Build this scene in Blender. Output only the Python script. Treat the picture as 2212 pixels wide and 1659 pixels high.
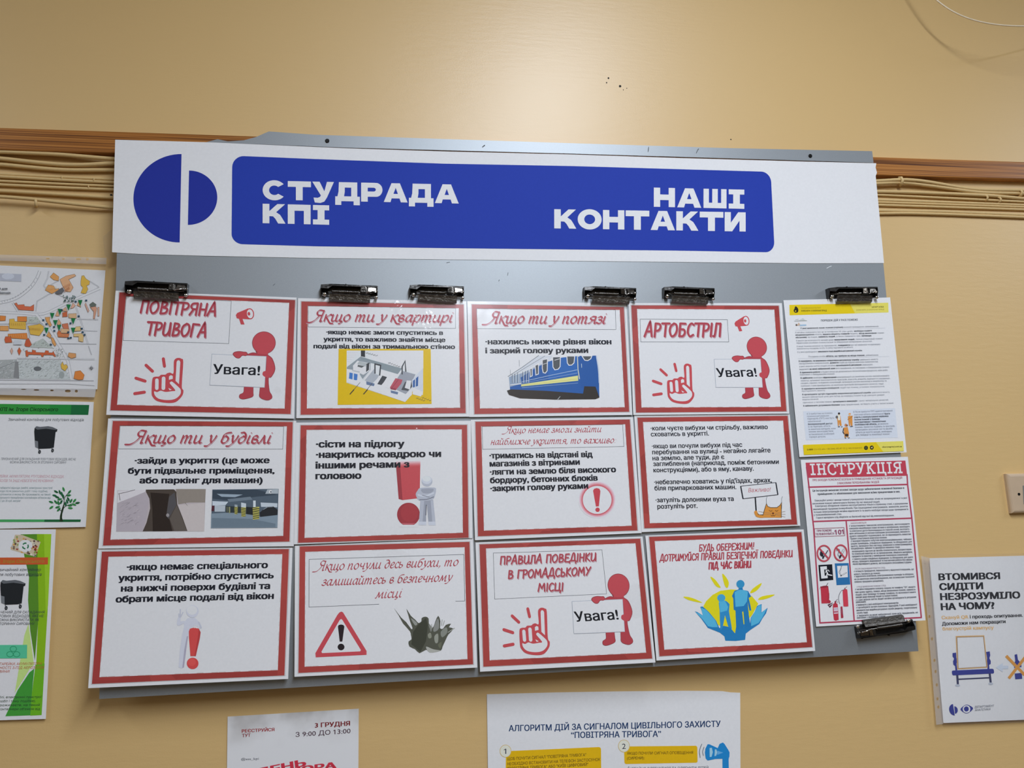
import bpy, bmesh, math, random
import numpy as np
from mathutils import Vector, Matrix
from mathutils.geometry import tessellate_polygon
random.seed(7)
S = bpy.context.scene
COL = S.collection
for o in list(bpy.data.objects):
    bpy.data.objects.remove(o)

# ------------------------------------------------------------------ camera, light, exposure
F_PX = 1750.0
R_CAM = np.array([[0.988118, -0.029044, 0.150925], [0.001027, 0.983207, 0.182489], [-0.153691, -0.180166, 0.971555]])
C_CAM = np.array([-0.14899, -0.09674, 1.41581])
BOARD_H = 0.036            # the board's face stands this far off the wall
ZC = 1.75                  # height of the board's centre above the floor

def l2w(v):
    v = np.asarray(v, float)
    return np.stack([v[..., 0], -BOARD_H - v[..., 2], ZC + v[..., 1]], -1)

CAM_POS = l2w(C_CAM)
_ax = lambda r: Vector((r[0], -r[2], r[1]))
cam_data = bpy.data.cameras.new('camera')
cam = bpy.data.objects.new('camera', cam_data)
COL.objects.link(cam)
rot = Matrix((_ax(R_CAM[0]), _ax(R_CAM[1]), _ax(R_CAM[2]))).transposed()
cam.matrix_world = Matrix.Translation(Vector(CAM_POS)) @ rot.to_4x4()
cam_data.sensor_fit = 'HORIZONTAL'
cam_data.sensor_width = 36.0
cam_data.lens = F_PX / 2212 * 36.0
cam_data.clip_start = 0.05
S.camera = cam

W = bpy.data.worlds.new('world')
S.world = W
W.use_nodes = True
W.node_tree.nodes['Background'].inputs[0].default_value = (1.0, 0.94, 0.86, 1)
W.node_tree.nodes['Background'].inputs[1].default_value = 0.07

def area(name, loc, target, sx, sy, power, color=(1, 1, 1)):
    d = bpy.data.lights.new(name, 'AREA')
    d.shape = 'RECTANGLE'; d.size = sx; d.size_y = sy; d.energy = power; d.color = color
    o = bpy.data.objects.new(name, d)
    COL.objects.link(o)
    o.location = loc
    o.rotation_euler = (Vector(target) - Vector(loc)).to_track_quat('-Z', 'Y').to_euler()
    return o
# ceiling lamps of the corridor: one over the board, one further left, one further right
LAMP = (0.80, 0.87, 0.985)
area('ceiling_light_centre', (0.45, -2.6, 3.3), (0.45, -2.6, 0), 0.22, 3.2, 110.0, LAMP)
area('ceiling_light_side', (-2.3, -1.5, 3.3), (-2.3, -1.5, 0), 0.22, 1.2, 18.0, LAMP)
area('ceiling_light_side', (3.3, -1.5, 3.3), (3.3, -1.5, 0), 0.22, 1.2, 44.0, LAMP)

S.view_settings.view_transform = 'Standard'
S.view_settings.look = 'None'
S.view_settings.gamma = 1.0
S.view_settings.use_curve_mapping = False
S.view_settings.exposure = 0.0

# ------------------------------------------------------------------ planes seen by the camera
class Plane:
    """A flat sheet: h metres off the wall at height z0, leaning by a (per metre down) and b (per metre right)."""
    def __init__(self, h, a=0.0, b=0.0, x0=0.0, z0=ZC):
        self.h, self.a, self.b, self.x0, self.z0 = h, a, b, x0, z0
        n = np.array([b, 1.0, -a])            # y = -(h + a*(z0-z) + b*(x-x0))
        self.n = n
        self.n_hat = -n / np.linalg.norm(n)
    def at(self, px, lift=0.0):
        px = np.atleast_2d(np.asarray(px, float))
        d = np.stack([(px[:, 0] - 1106) / F_PX, -(px[:, 1] - 829.5) / F_PX, -np.ones(len(px))], 1) @ R_CAM
        d = np.stack([d[:, 0], -d[:, 2], d[:, 1]], 1)
        # y + h + lift + a*(z0-z) + b*(x-x0) = 0
        o = CAM_POS
        num = -(o[1] + self.h + lift + self.a * (self.z0 - o[2]) + self.b * (o[0] - self.x0))
        den = d @ self.n
        t = num / den
        return o + d * t[:, None]
def wall_at(x, y, h=0.0):
    return Vector(Plane(h).at((x, y))[0])

# ------------------------------------------------------------------ materials
def lin(c):
    return c / 12.92 if c <= 0.04045 else ((c + 0.055) / 1.055) ** 2.4
MATS = {}
def bsdf(name):
    m = bpy.data.materials.new(name)
    m.use_nodes = True
    return m, m.node_tree, m.node_tree.nodes['Principled BSDF']
ILLUM = 0.66       # light that falls on the board, to turn colours seen in print into reflectances
def ink(hexa, gloss=0.0):
    """Printed colour; gloss 0 plain paper, 1 under laminating film."""
    k = (hexa, gloss)
    if k in MATS: return MATS[k]
    m, nt, b = bsdf('print_' + hexa)
    c = [min(0.86, lin(int(hexa[i:i + 2], 16) / 255) / ILLUM) for i in (0, 2, 4)]
    nz = nt.nodes.new('ShaderNodeTexNoise'); nz.inputs['Scale'].default_value = 260
    tc = nt.nodes.new('ShaderNodeTexCoord')
    nt.links.new(tc.outputs['Object'], nz.inputs['Vector'])
    mx = nt.nodes.new('ShaderNodeMix'); mx.data_type = 'RGBA'
    mx.inputs['A'].default_value = [x * 0.96 for x in c] + [1]
    mx.inputs['B'].default_value = [min(1, x * 1.04) for x in c] + [1]
    nt.links.new(nz.outputs['Fac'], mx.inputs['Factor'])
    nt.links.new(mx.outputs['Result'], b.inputs['Base Color'])
    b.inputs['Roughness'].default_value = 0.33 if gloss else 0.65
    b.inputs['Specular IOR Level'].default_value = 0.3 if gloss else 0.12
    if gloss:
        b.inputs['Coat Weight'].default_value = 0.35
        b.inputs['Coat Roughness'].default_value = 0.12
        n2 = nt.nodes.new('ShaderNodeTexNoise'); n2.inputs['Scale'].default_value = 14
        n2.inputs['Detail'].default_value = 3
        nt.links.new(tc.outputs['Object'], n2.inputs['Vector'])
        bp = nt.nodes.new('ShaderNodeBump'); bp.inputs['Strength'].default_value = 0.18
        bp.inputs['Distance'].default_value = 0.004
        nt.links.new(n2.outputs['Fac'], bp.inputs['Height'])
        nt.links.new(bp.outputs['Normal'], b.inputs['Coat Normal'])
    MATS[k] = m
    return m
def simple(name, col, rough=0.5, metal=0.0, spec=0.5, bump=0.0, scale=200, var=0.0, stretch=(1, 1, 1)):
    if name in MATS: return MATS[name]
    m, nt, b = bsdf(name)
    b.inputs['Roughness'].default_value = rough
    b.inputs['Metallic'].default_value = metal
    b.inputs['Specular IOR Level'].default_value = spec
    tc = nt.nodes.new('ShaderNodeTexCoord')
    mp = nt.nodes.new('ShaderNodeMapping'); mp.inputs['Scale'].default_value = stretch
    nt.links.new(tc.outputs['Object'], mp.inputs['Vector'])
    nz = nt.nodes.new('ShaderNodeTexNoise'); nz.inputs['Scale'].default_value = scale
    nz.inputs['Detail'].default_value = 4
    nt.links.new(mp.outputs['Vector'], nz.inputs['Vector'])
    mx = nt.nodes.new('ShaderNodeMix'); mx.data_type = 'RGBA'
    mx.inputs['A'].default_value = [x * (1 - var) for x in col] + [1]
    mx.inputs['B'].default_value = [min(1, x * (1 + var)) for x in col] + [1]
    nt.links.new(nz.outputs['Fac'], mx.inputs['Factor'])
    nt.links.new(mx.outputs['Result'], b.inputs['Base Color'])
    if bump:
        bp = nt.nodes.new('ShaderNodeBump'); bp.inputs['Strength'].default_value = bump
        bp.inputs['Distance'].default_value = 0.002
        nt.links.new(nz.outputs['Fac'], bp.inputs['Height'])
        nt.links.new(bp.outputs['Normal'], b.inputs['Normal'])
    MATS[name] = m
    return m
def wall_paint():
    m, nt, b = bsdf('beige_wall_paint')
    tc = nt.nodes.new('ShaderNodeTexCoord')
    big = nt.nodes.new('ShaderNodeTexNoise'); big.inputs['Scale'].default_value = 2.2; big.inputs['Detail'].default_value = 3
    nt.links.new(tc.outputs['Object'], big.inputs['Vector'])
    mx = nt.nodes.new('ShaderNodeMix'); mx.data_type = 'RGBA'
    mx.inputs['A'].default_value = (0.72, 0.485, 0.200, 1)
    mx.inputs['B'].default_value = (0.75, 0.515, 0.220, 1)
    nt.links.new(big.outputs['Fac'], mx.inputs['Factor'])
    nt.links.new(mx.outputs['Result'], b.inputs['Base Color'])
    b.inputs['Roughness'].default_value = 0.42
    b.inputs['Specular IOR Level'].default_value = 0.8
    mp = nt.nodes.new('ShaderNodeMapping'); mp.inputs['Scale'].default_value = (1, 1, 5)
    nt.links.new(tc.outputs['Object'], mp.inputs['Vector'])
    n1 = nt.nodes.new('ShaderNodeTexNoise'); n1.inputs['Scale'].default_value = 26; n1.inputs['Detail'].default_value = 6
    nt.links.new(mp.outputs['Vector'], n1.inputs['Vector'])
    n2 = nt.nodes.new('ShaderNodeTexNoise'); n2.inputs['Scale'].default_value = 420; n2.inputs['Detail'].default_value = 2
    nt.links.new(tc.outputs['Object'], n2.inputs['Vector'])
    b1 = nt.nodes.new('ShaderNodeBump'); b1.inputs['Strength'].default_value = 0.07; b1.inputs['Distance'].default_value = 0.004
    b2 = nt.nodes.new('ShaderNodeBump'); b2.inputs['Strength'].default_value = 0.08; b2.inputs['Distance'].default_value = 0.0012
    nt.links.new(n1.outputs['Fac'], b1.inputs['Height'])
    nt.links.new(n2.outputs['Fac'], b2.inputs['Height'])
    nt.links.new(b1.outputs['Normal'], b2.inputs['Normal'])
    nt.links.new(b2.outputs['Normal'], b.inputs['Normal'])
    return m
def rail_wood():
    m, nt, b = bsdf('varnished_pine')
    tc = nt.nodes.new('ShaderNodeTexCoord')
    mp = nt.nodes.new('ShaderNodeMapping'); mp.inputs['Scale'].default_value = (0.8, 1, 170)
    nt.links.new(tc.outputs['Object'], mp.inputs['Vector'])
    n = nt.nodes.new('ShaderNodeTexNoise'); n.inputs['Scale'].default_value = 2.2; n.inputs['Detail'].default_value = 3
    n.inputs['Roughness'].default_value = 0.6
    nt.links.new(mp.outputs['Vector'], n.inputs['Vector'])
    r = nt.nodes.new('ShaderNodeValToRGB')
    e = r.color_ramp.elements
    e[0].position = 0.36; e[0].color = (0.10, 0.028, 0.004, 1)
    e[1].position = 0.62; e[1].color = (0.52, 0.215, 0.045, 1)
    x = e.new(0.5); x.color = (0.36, 0.13, 0.02, 1)
    nt.links.new(n.outputs['Fac'], r.inputs['Fac'])
    nt.links.new(r.outputs['Color'], b.inputs['Base Color'])
    b.inputs['Roughness'].default_value = 0.4
    return m
def border_red():
    m, nt, b = bsdf('marbled_red_border')
    tc = nt.nodes.new('ShaderNodeTexCoord')
    mp = nt.nodes.new('ShaderNodeMapping'); mp.inputs['Rotation'].default_value = (0, 0.7, 0)
    nt.links.new(tc.outputs['Object'], mp.inputs['Vector'])
    n = nt.nodes.new('ShaderNodeTexVoronoi'); n.inputs['Scale'].default_value = 11; n.distance = 'MANHATTAN'
    nt.links.new(mp.outputs['Vector'], n.inputs['Vector'])
    r = nt.nodes.new('ShaderNodeValToRGB')
    e = r.color_ramp.elements
    e[0].position = 0.1; e[0].color = (0.37, 0.05, 0.045, 1)
    e[1].position = 0.9; e[1].color = (0.51, 0.075, 0.065, 1)
    nt.links.new(n.outputs['Color'], r.inputs['Fac'])
    nt.links.new(r.outputs['Color'], b.inputs['Base Color'])
    b.inputs['Roughness'].default_value = 0.33
    b.inputs['Coat Weight'].default_value = 0.15
    b.inputs['Coat Roughness'].default_value = 0.12
    return m
def film(name, milk=0.05, col=(0.9, 0.9, 0.9), rough=0.08):
    """Clear plastic film."""
    if name in MATS: return MATS[name]
    m = bpy.data.materials.new(name); m.use_nodes = True
    nt = m.node_tree; nt.nodes.clear()
    out = nt.nodes.new('ShaderNodeOutputMaterial')
    tr = nt.nodes.new('ShaderNodeBsdfTransparent')
    gl = nt.nodes.new('ShaderNodeBsdfGlossy'); gl.inputs['Roughness'].default_value = rough
    df = nt.nodes.new('ShaderNodeBsdfDiffuse'); df.inputs['Color'].default_value = (*col, 1)
    fr = nt.nodes.new('ShaderNodeFresnel'); fr.inputs['IOR'].default_value = 1.45
    m1 = nt.nodes.new('ShaderNodeMixShader'); m1.inputs[0].default_value = milk
    m2 = nt.nodes.new('ShaderNodeMixShader')
    nt.links.new(tr.outputs[0], m1.inputs[1]); nt.links.new(df.outputs[0], m1.inputs[2])
    nt.links.new(fr.outputs[0], m2.inputs[0])
    nt.links.new(m1.outputs[0], m2.inputs[1]); nt.links.new(gl.outputs[0], m2.inputs[2])
    nz = nt.nodes.new('ShaderNodeTexNoise'); nz.inputs['Scale'].default_value = 60
    tc = nt.nodes.new('ShaderNodeTexCoord'); nt.links.new(tc.outputs['Object'], nz.inputs['Vector'])
    bp = nt.nodes.new('ShaderNodeBump'); bp.inputs['Strength'].default_value = 0.25; bp.inputs['Distance'].default_value = 0.003
    nt.links.new(nz.outputs['Fac'], bp.inputs['Height'])
    nt.links.new(bp.outputs['Normal'], gl.inputs['Normal'])
    nt.links.new(m2.outputs[0], out.inputs['Surface'])
    MATS[name] = m
    return m
M_WALL = wall_paint()
M_RAIL = rail_wood()
M_RED = border_red()
M_BOARD = simple('grey_metallic_enamel', (0.33, 0.355, 0.37), rough=0.5, metal=0.6, bump=0.03, scale=900, var=0.10)
M_EDGE = simple('grey_enamel_edge', (0.42, 0.41, 0.39), rough=0.5, metal=0.1, var=0.15)
M_NICKEL = simple('tarnished_nickel', (0.20, 0.185, 0.165), rough=0.22, metal=1.0, bump=0.25, scale=260, var=0.35)
M_NICKEL_DARK = simple('dark_tarnished_steel', (0.07, 0.068, 0.065), rough=0.35, metal=0.9, bump=0.2, scale=200, var=0.4)
M_CHROME = simple('bright_chrome', (0.75, 0.74, 0.72), rough=0.12, metal=1.0, bump=0.1, scale=150, var=0.1)
M_CABLE = simple('cable_painted_beige', (0.72, 0.51, 0.23), rough=0.45, bump=0.12, scale=160, var=0.06)
M_DARK = simple('dark_hole', (0.012, 0.011, 0.010), rough=0.8)
M_SCREW = simple('blackened_screw', (0.02, 0.02, 0.02), rough=0.4, metal=0.8)
M_PINK = simple('yellowed_white_plastic', (0.60, 0.45, 0.30), rough=0.35, bump=0.05, scale=60, var=0.05)
M_WHITECABLE = simple('cream_cable', (0.88, 0.76, 0.56), rough=0.3)
def stained(name, c):
    """Plain paper gone grey along its upper edge."""
    m, nt, b = bsdf(name)
    tc = nt.nodes.new('ShaderNodeTexCoord')
    nz = nt.nodes.new('ShaderNodeTexNoise'); nz.inputs['Scale'].default_value = 16; nz.inputs['Detail'].default_value = 4
    nt.links.new(tc.outputs['Object'], nz.inputs['Vector'])
    sx = nt.nodes.new('ShaderNodeSeparateXYZ'); nt.links.new(tc.outputs['Generated'], sx.inputs[0])
    mr = nt.nodes.new('ShaderNodeMapRange'); mr.inputs['From Min'].default_value = 0.72; mr.inputs['From Max'].default_value = 1.0
    nt.links.new(sx.outputs['Z'], mr.inputs['Value'])
    mu = nt.nodes.new('ShaderNodeMath'); mu.operation = 'MULTIPLY'
    r = nt.nodes.new('ShaderNodeMapRange'); r.inputs['From Min'].default_value = 0.42; r.inputs['From Max'].default_value = 0.7
    nt.links.new(nz.outputs['Fac'], r.inputs['Value'])
    nt.links.new(mr.outputs[0], mu.inputs[0]); nt.links.new(r.outputs[0], mu.inputs[1])
    mx = nt.nodes.new('ShaderNodeMix'); mx.data_type = 'RGBA'
    mx.inputs['A'].default_value = (*c, 1); mx.inputs['B'].default_value = (c[0] * .6, c[1] * .57, c[2] * .54, 1)
    nt.links.new(mu.outputs[0], mx.inputs['Factor']); nt.links.new(mx.outputs['Result'], b.inputs['Base Color'])
    b.inputs['Roughness'].default_value = 0.65; b.inputs['Specular IOR Level'].default_value = 0.12
    return m
M_STAIN = stained('soiled_paper', (.84, .84, .84))
M_PAPER = ink('ced2da'); M_LAM = ink('cdd3da', 1)
F_CLEAR = film('clear_sleeve_film', 0.03)
F_MILK = film('milky_sleeve_edge', 0.42, (0.80, 0.77, 0.74), 0.25)
F_GLOSS = film('laminating_film', 0.0, (.9, .9, .9), 0.13)
F_TAPE = film('clear_tape', 0.06, (0.85, 0.85, 0.82), 0.12)

# ------------------------------------------------------------------ objects
def mesh_obj(name, verts, faces, mats, mi=None, parent=None, smooth=False):
    me = bpy.data.meshes.new(name)
    me.from_pydata([tuple(v) for v in verts], [], [list(f) for f in faces])
    for m in (mats if isinstance(mats, (list, tuple)) else [mats]): me.materials.append(m)
    if mi is not None: me.polygons.foreach_set('material_index', mi)
    if smooth: me.polygons.foreach_set('use_smooth', [True] * len(me.polygons))
    me.update()
    o = bpy.data.objects.new(name, me)
    COL.objects.link(o)
    if parent:
        o.parent = parent
        o.matrix_parent_inverse = Matrix.Translation(parent.location).inverted() if not any(parent.rotation_euler) else parent.matrix_basis.inverted()
    return o
def tag(o, label, cat, group=None, kind=None):
    o['label'] = label; o['category'] = cat
    if group: o['group'] = group
    if kind: o['kind'] = kind
    return o
def empty(name, loc, label, cat, group=None):
    o = bpy.data.objects.new(name, None)
    o.empty_display_size = 0.02
    COL.objects.link(o); o.location = loc
    return tag(o, label, cat, group)
class MB:
    """Collects solids into one mesh."""
    def __init__(self): self.v, self.f = [], []
    def add(self, v, f):
        n = len(self.v); self.v += [tuple(x) for x in v]; self.f += [[i + n for i in q] for q in f]
    def prism(self, poly, d):
        """poly: 3D outline; d: extrusion vector."""
        n = len(poly); d = Vector(d)
        a = [Vector(p) for p in poly]; b = [p + d for p in a]
        f = [list(range(n)), list(range(2 * n - 1, n - 1, -1))]
        f += [[i, i + n, (i + 1) % n + n, (i + 1) % n] for i in range(n)]
        self.add(a + b, f)
    def box(self, lo, hi):
        x0, y0, z0 = lo; x1, y1, z1 = hi
        self.prism([(x0, y0, z0), (x1, y0, z0), (x1, y0, z1), (x0, y0, z1)], (0, y1 - y0, 0))
    def tube(self, pts, r, n=10, cap=True):
        pts = [Vector(p) for p in pts]; rings = []
        for i, p in enumerate(pts):
            t = (pts[min(i + 1, len(pts) - 1)] - pts[max(i - 1, 0)]).normalized()
            u = t.cross(Vector((0, 1, 0)) if abs(t.y) < 0.9 else Vector((0, 0, 1))).normalized(); w = t.cross(u)
            rr = r[i] if isinstance(r, (list, tuple)) else r
            rings.append([p + (u * math.cos(k * 2 * math.pi / n) + w * math.sin(k * 2 * math.pi / n)) * rr for k in range(n)])
        v = [q for g in rings for q in g]
        f = [[i * n + k, i * n + (k + 1) % n, (i + 1) * n + (k + 1) % n, (i + 1) * n + k] for i in range(len(pts) - 1) for k in range(n)]
        if cap: f += [list(range(n))[::-1], [(len(pts) - 1) * n + k for k in range(n)]]
        self.add(v, f)
    def ball(self, c, r, sc=(1, 1, 1), n=12):
        c = Vector(c); v = []; f = []
        for i in range(n // 2 + 1):
            th = math.pi * i / (n // 2)
            for k in range(n):
                ph = 2 * math.pi * k / n
                v.append(c + Vector((math.sin(th) * math.cos(ph) * sc[0], math.sin(th) * math.sin(ph) * sc[1], math.cos(th) * sc[2])) * r)
        for i in range(n // 2):
            for k in range(n):
                f.append([i * n + k, i * n + (k + 1) % n, (i + 1) * n + (k + 1) % n, (i + 1) * n + k])
        self.add(v, f)
    def build(self, name, mat, parent=None, smooth=False, auto=None):
        o = mesh_obj(name, self.v, self.f, mat, parent=parent, smooth=smooth)
        bm = bmesh.new(); bm.from_mesh(o.data)
        bmesh.ops.remove_doubles(bm, verts=bm.verts, dist=1e-7)
        bmesh.ops.recalc_face_normals(bm, faces=bm.faces)
        bm.to_mesh(o.data); bm.free()
        return o
def catmull(p, n=6, closed=False):
    p = [np.array(q, float) for q in p]; m = len(p); out = []
    if m < 3 and not closed: return p
    rng = range(m) if closed else range(m - 1)
    for i in rng:
        a = p[(i - 1) % m] if closed or i > 0 else 2 * p[0] - p[1]
        b = p[i]; c = p[(i + 1) % m]
        d = p[(i + 2) % m] if closed or i + 2 < m else 2 * p[-1] - p[-2]
        for k in range(n):
            t = k / n
            out.append(0.5 * (2 * b + (c - a) * t + (2 * a - 5 * b + 4 * c - d) * t * t + (3 * b - a - 3 * c + d) * t ** 3))
    if not closed: out.append(p[-1])
    return out

# ------------------------------------------------------------------ lettering
_TXT = {}; _UNTIED = {}
def area2(p): return .5 * np.sum(p[:, 0] * np.roll(p[:, 1], -1) - np.roll(p[:, 0], -1) * p[:, 1])
def untie(p):
    """Cut an outline that crosses itself into simple ones; slivers are dropped."""
    n = len(p); a = p; b = np.roll(p, -1, 0); d = b - a
    for i in range(n - 2):
        j = np.arange(i + 2, n if i else n - 1)
        if len(j) == 0: continue
        w = a[j] - a[i]; den = d[i, 0] * d[j, 1] - d[i, 1] * d[j, 0]
        ok = np.abs(den) > 1e-12; den = np.where(ok, den, 1)
        t = (w[:, 0] * d[j, 1] - w[:, 1] * d[j, 0]) / den; u = (w[:, 0] * d[i, 1] - w[:, 1] * d[i, 0]) / den
        hit = ok & (t > 1e-4) & (t < 1 - 1e-4) & (u > 1e-4) & (u < 1 - 1e-4)
        if hit.any():
            k = j[hit][np.argmin(t[hit])]; x = a[i] + d[i] * t[hit].min()
            l1 = np.concatenate([p[:i + 1], [x], p[k + 1:]]); l2 = np.concatenate([[x], p[i + 1:k + 1]])
            return [q for l in (l1, l2) if len(l) > 2 and abs(area2(l)) > .0015 for q in untie(l)]
    return [p]
def text_mesh(s, bold):
    k = (s, bold)
    if bold and k not in _TXT:            # heavier strokes: the letters laid over themselves, a little shifted
        v, f = text_mesh(s, 0)
        sh = [(-bold, -bold * .35), (bold, -bold * .35), (-bold, bold * .35), (bold, bold * .35)]
        if bold > .03: sh += [(0, -bold * .35), (0, bold * .35)]
        _TXT[k] = (np.concatenate([v + np.array(d) for d in sh]), [[i + j * len(v) for i in q] for j in range(len(sh)) for q in f])
    if k not in _TXT:
        c = bpy.data.curves.new('t', 'FONT'); c.body = s; c.resolution_u = 2
        o = bpy.data.objects.new('t', c); COL.objects.link(o)
        dg = bpy.context.evaluated_depsgraph_get()
        cu = o.evaluated_get(dg).to_curve(dg)
        raw_loops = []
        for sp in cu.splines:                  # outlines of the letters; overlapping ones are filled one by one
            p = []; q = sp.bezier_points; m = len(q)
            for i in range(m):
                A, B = q[i], q[(i + 1) % m]
                straight = A.handle_right_type == 'VECTOR' and B.handle_left_type == 'VECTOR'
                a0, a1, a2, a3 = (np.array(z[:2]) for z in (A.co, A.handle_right, B.handle_left, B.co))
                flat = abs(np.cross(a3 - a0, a1 - a0)) + abs(np.cross(a3 - a0, a2 - a0)) < 1e-6
                for t in ((0,) if straight or flat else (0, .33, .67)):
                    p.append(a0 * (1 - t) ** 3 + 3 * a1 * t * (1 - t) ** 2 + 3 * a2 * t * t * (1 - t) + a3 * t ** 3)
            p = np.array(p)
            if len(p) >= 3:
                kk = tuple(np.round(p - p[0], 4).ravel())
                if kk not in _UNTIED: _UNTIED[kk] = [q - p[0] for q in untie(p)]
                raw_loops += [q + p[0] for q in _UNTIED[kk]]
                lo, hi = p.min(0), p.max(0)          # the numeral one is a bare bar in this face: give it its flag
                if len(p) == 4 and abs(hi[1] - lo[1] - .682) < .004 and abs(hi[0] - lo[0] - .098) < .004:
                    raw_loops.append(np.array([(lo[0] + .01, .682), (lo[0] - .15, .565), (lo[0] - .15, .47), (lo[0] + .01, .585)]) * [1, 1])
        sg = [area2(p) for p in raw_loops]; bb = [(p.min(0), p.max(0)) for p in raw_loops]
        own = {i: [] for i in range(len(raw_loops))}; holes_ = set()
        for i in range(len(raw_loops)):        # a hole lies inside a larger outline that turns the other way
            best = None
            for j in range(len(raw_loops)):
                if sg[i] * sg[j] < 0 and abs(sg[j]) > abs(sg[i]) and (bb[j][0] <= bb[i][0] + 1e-4).all() and (bb[j][1] >= bb[i][1] - 1e-4).all():
                    if best is None or abs(sg[j]) < abs(sg[best]): best = j
            if best is not None: own[best].append(i); holes_.add(i)
        o.to_curve_clear() if hasattr(o, 'to_curve_clear') else None
        bpy.data.objects.remove(o); bpy.data.curves.remove(c)
        V, Fs = [], []
        for i, p in enumerate(raw_loops):
            if i in holes_: continue
            hs = [raw_loops[j] for j in own[i]]
            loops = [p] + hs; n = len(V)
            tri = tessellate_polygon([[Vector((x, y, 0)) for x, y in l] for l in loops])
            V += [z for l in loops for z in l]; Fs += [[i + n for i in t] for t in tri]
        _TXT[k] = (np.array(V) if V else np.zeros((0, 2)), Fs)
    return _TXT[k]
CAP_H = text_mesh('Н', 0)[0][:, 1].max()
X_H = text_mesh('н', 0)[0][:, 1].max()

# wide block capitals of the banner: outline, holes, width (cap height 1)
def _arc(cx, cy, rx, ry, a0, a1, n=20):
    return [(cx + rx * math.cos(math.radians(a0 + (a1 - a0) * i / n)), cy + ry * math.sin(math.radians(a0 + (a1 - a0) * i / n))) for i in range(n + 1)]
BLOCK = {
 'Т': (1.26, [[(0, 1), (1.26, 1), (1.26, .7), (.81, .7), (.81, 0), (.44, 0), (.44, .7), (0, .7)]]),
 'Н': (1.14, [[(0, 0), (0, 1), (.34, 1), (.34, .65), (.8, .65), (.8, 1), (1.14, 1), (1.14, 0), (.8, 0), (.8, .36), (.34, .36), (.34, 0)]]),
 'П': (1.18, [[(0, 0), (0, 1), (1.18, 1), (1.18, 0), (.83, 0), (.83, .68), (.35, .68), (.35, 0)]]),
 'І': (.84, [[(0, 1), (.84, 1), (.84, .74), (.6, .74), (.6, .26), (.84, .26), (.84, 0), (0, 0), (0, .26), (.24, .26), (.24, .74), (0, .74)]]),
 'А': (1.3, [[(0, 0), (.42, 1), (.88, 1), (1.3, 0), (.93, 0), (.86, .2), (.43, .2), (.37, 0)], [(.53, .44), (.77, .44), (.65, .76)]]),
 'Ш': (1.24, [[(0, 1), (0, 0), (1.24, 0), (1.24, 1), (.95, 1), (.95, .28), (.77, .28), (.77, 1), (.47, 1), (.47, .28), (.29, .28), (.29, 1)]]),
 'О': (1.28, [_arc(.64, .5, .64, .53, 0, 360, 40)[:-1], _arc(.64, .5, .29, .25, 0, 360, 30)[:-1]]),
 'С': (1.3, [_arc(.64, .5, .64, .53, 38, 322, 36) + _arc(.64, .5, .29, .25, 315, 45, 24)]),
 'К': (1.18, [[(0, 0), (0, 1), (.35, 1), (.35, .63), (.76, 1), (1.16, 1), (.7, .58), (.9, .45), (1.0, .3), (1.18, 0), (.8, 0), (.66, .24), (.54, .36), (.35, .37), (.35, 0)]]),
 'Р': (1.16, [[(0, 0), (0, 1), (.72, 1)] + _arc(.8, .63, .36, .37, 80, -80, 16) + [(.36, .26), (.36, 0)], [(.36, .54), (.36, .74), (.66, .74)] + _arc(.68, .64, .12, .1, 80, -80, 8) + [(.66, .54)]]),
 'У': (1.18, [[(0, 1), (.4, 1), (.66, .5), (.8, 1), (1.18, 1), (.8, .17), (.66, -.04), (.45, -.12), (.14, -.1), (.07, .16), (.3, .15), (.42, .2), (.47, .28)]]),
 'Д': (1.34, [[(.2, 1), (1.2, 1), (1.2, .25), (1.34, .25), (1.34, -.2), (1.0, -.2), (1.0, 0), (.33, 0), (.33, -.2), (0, -.2), (0, .25), (.12, .25), (.18, .5)], [(.52, .72), (.87, .72), (.87, .26), (.48, .26), (.52, .5)]]),
 'И': (1.12, [[(0, 0), (0, 1), (.33, 1), (.33, .45), (.72, 1), (1.12, 1), (1.12, 0), (.79, 0), (.79, .56), (.4, 0)]]),
 ' ': (.5, []),
}
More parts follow.
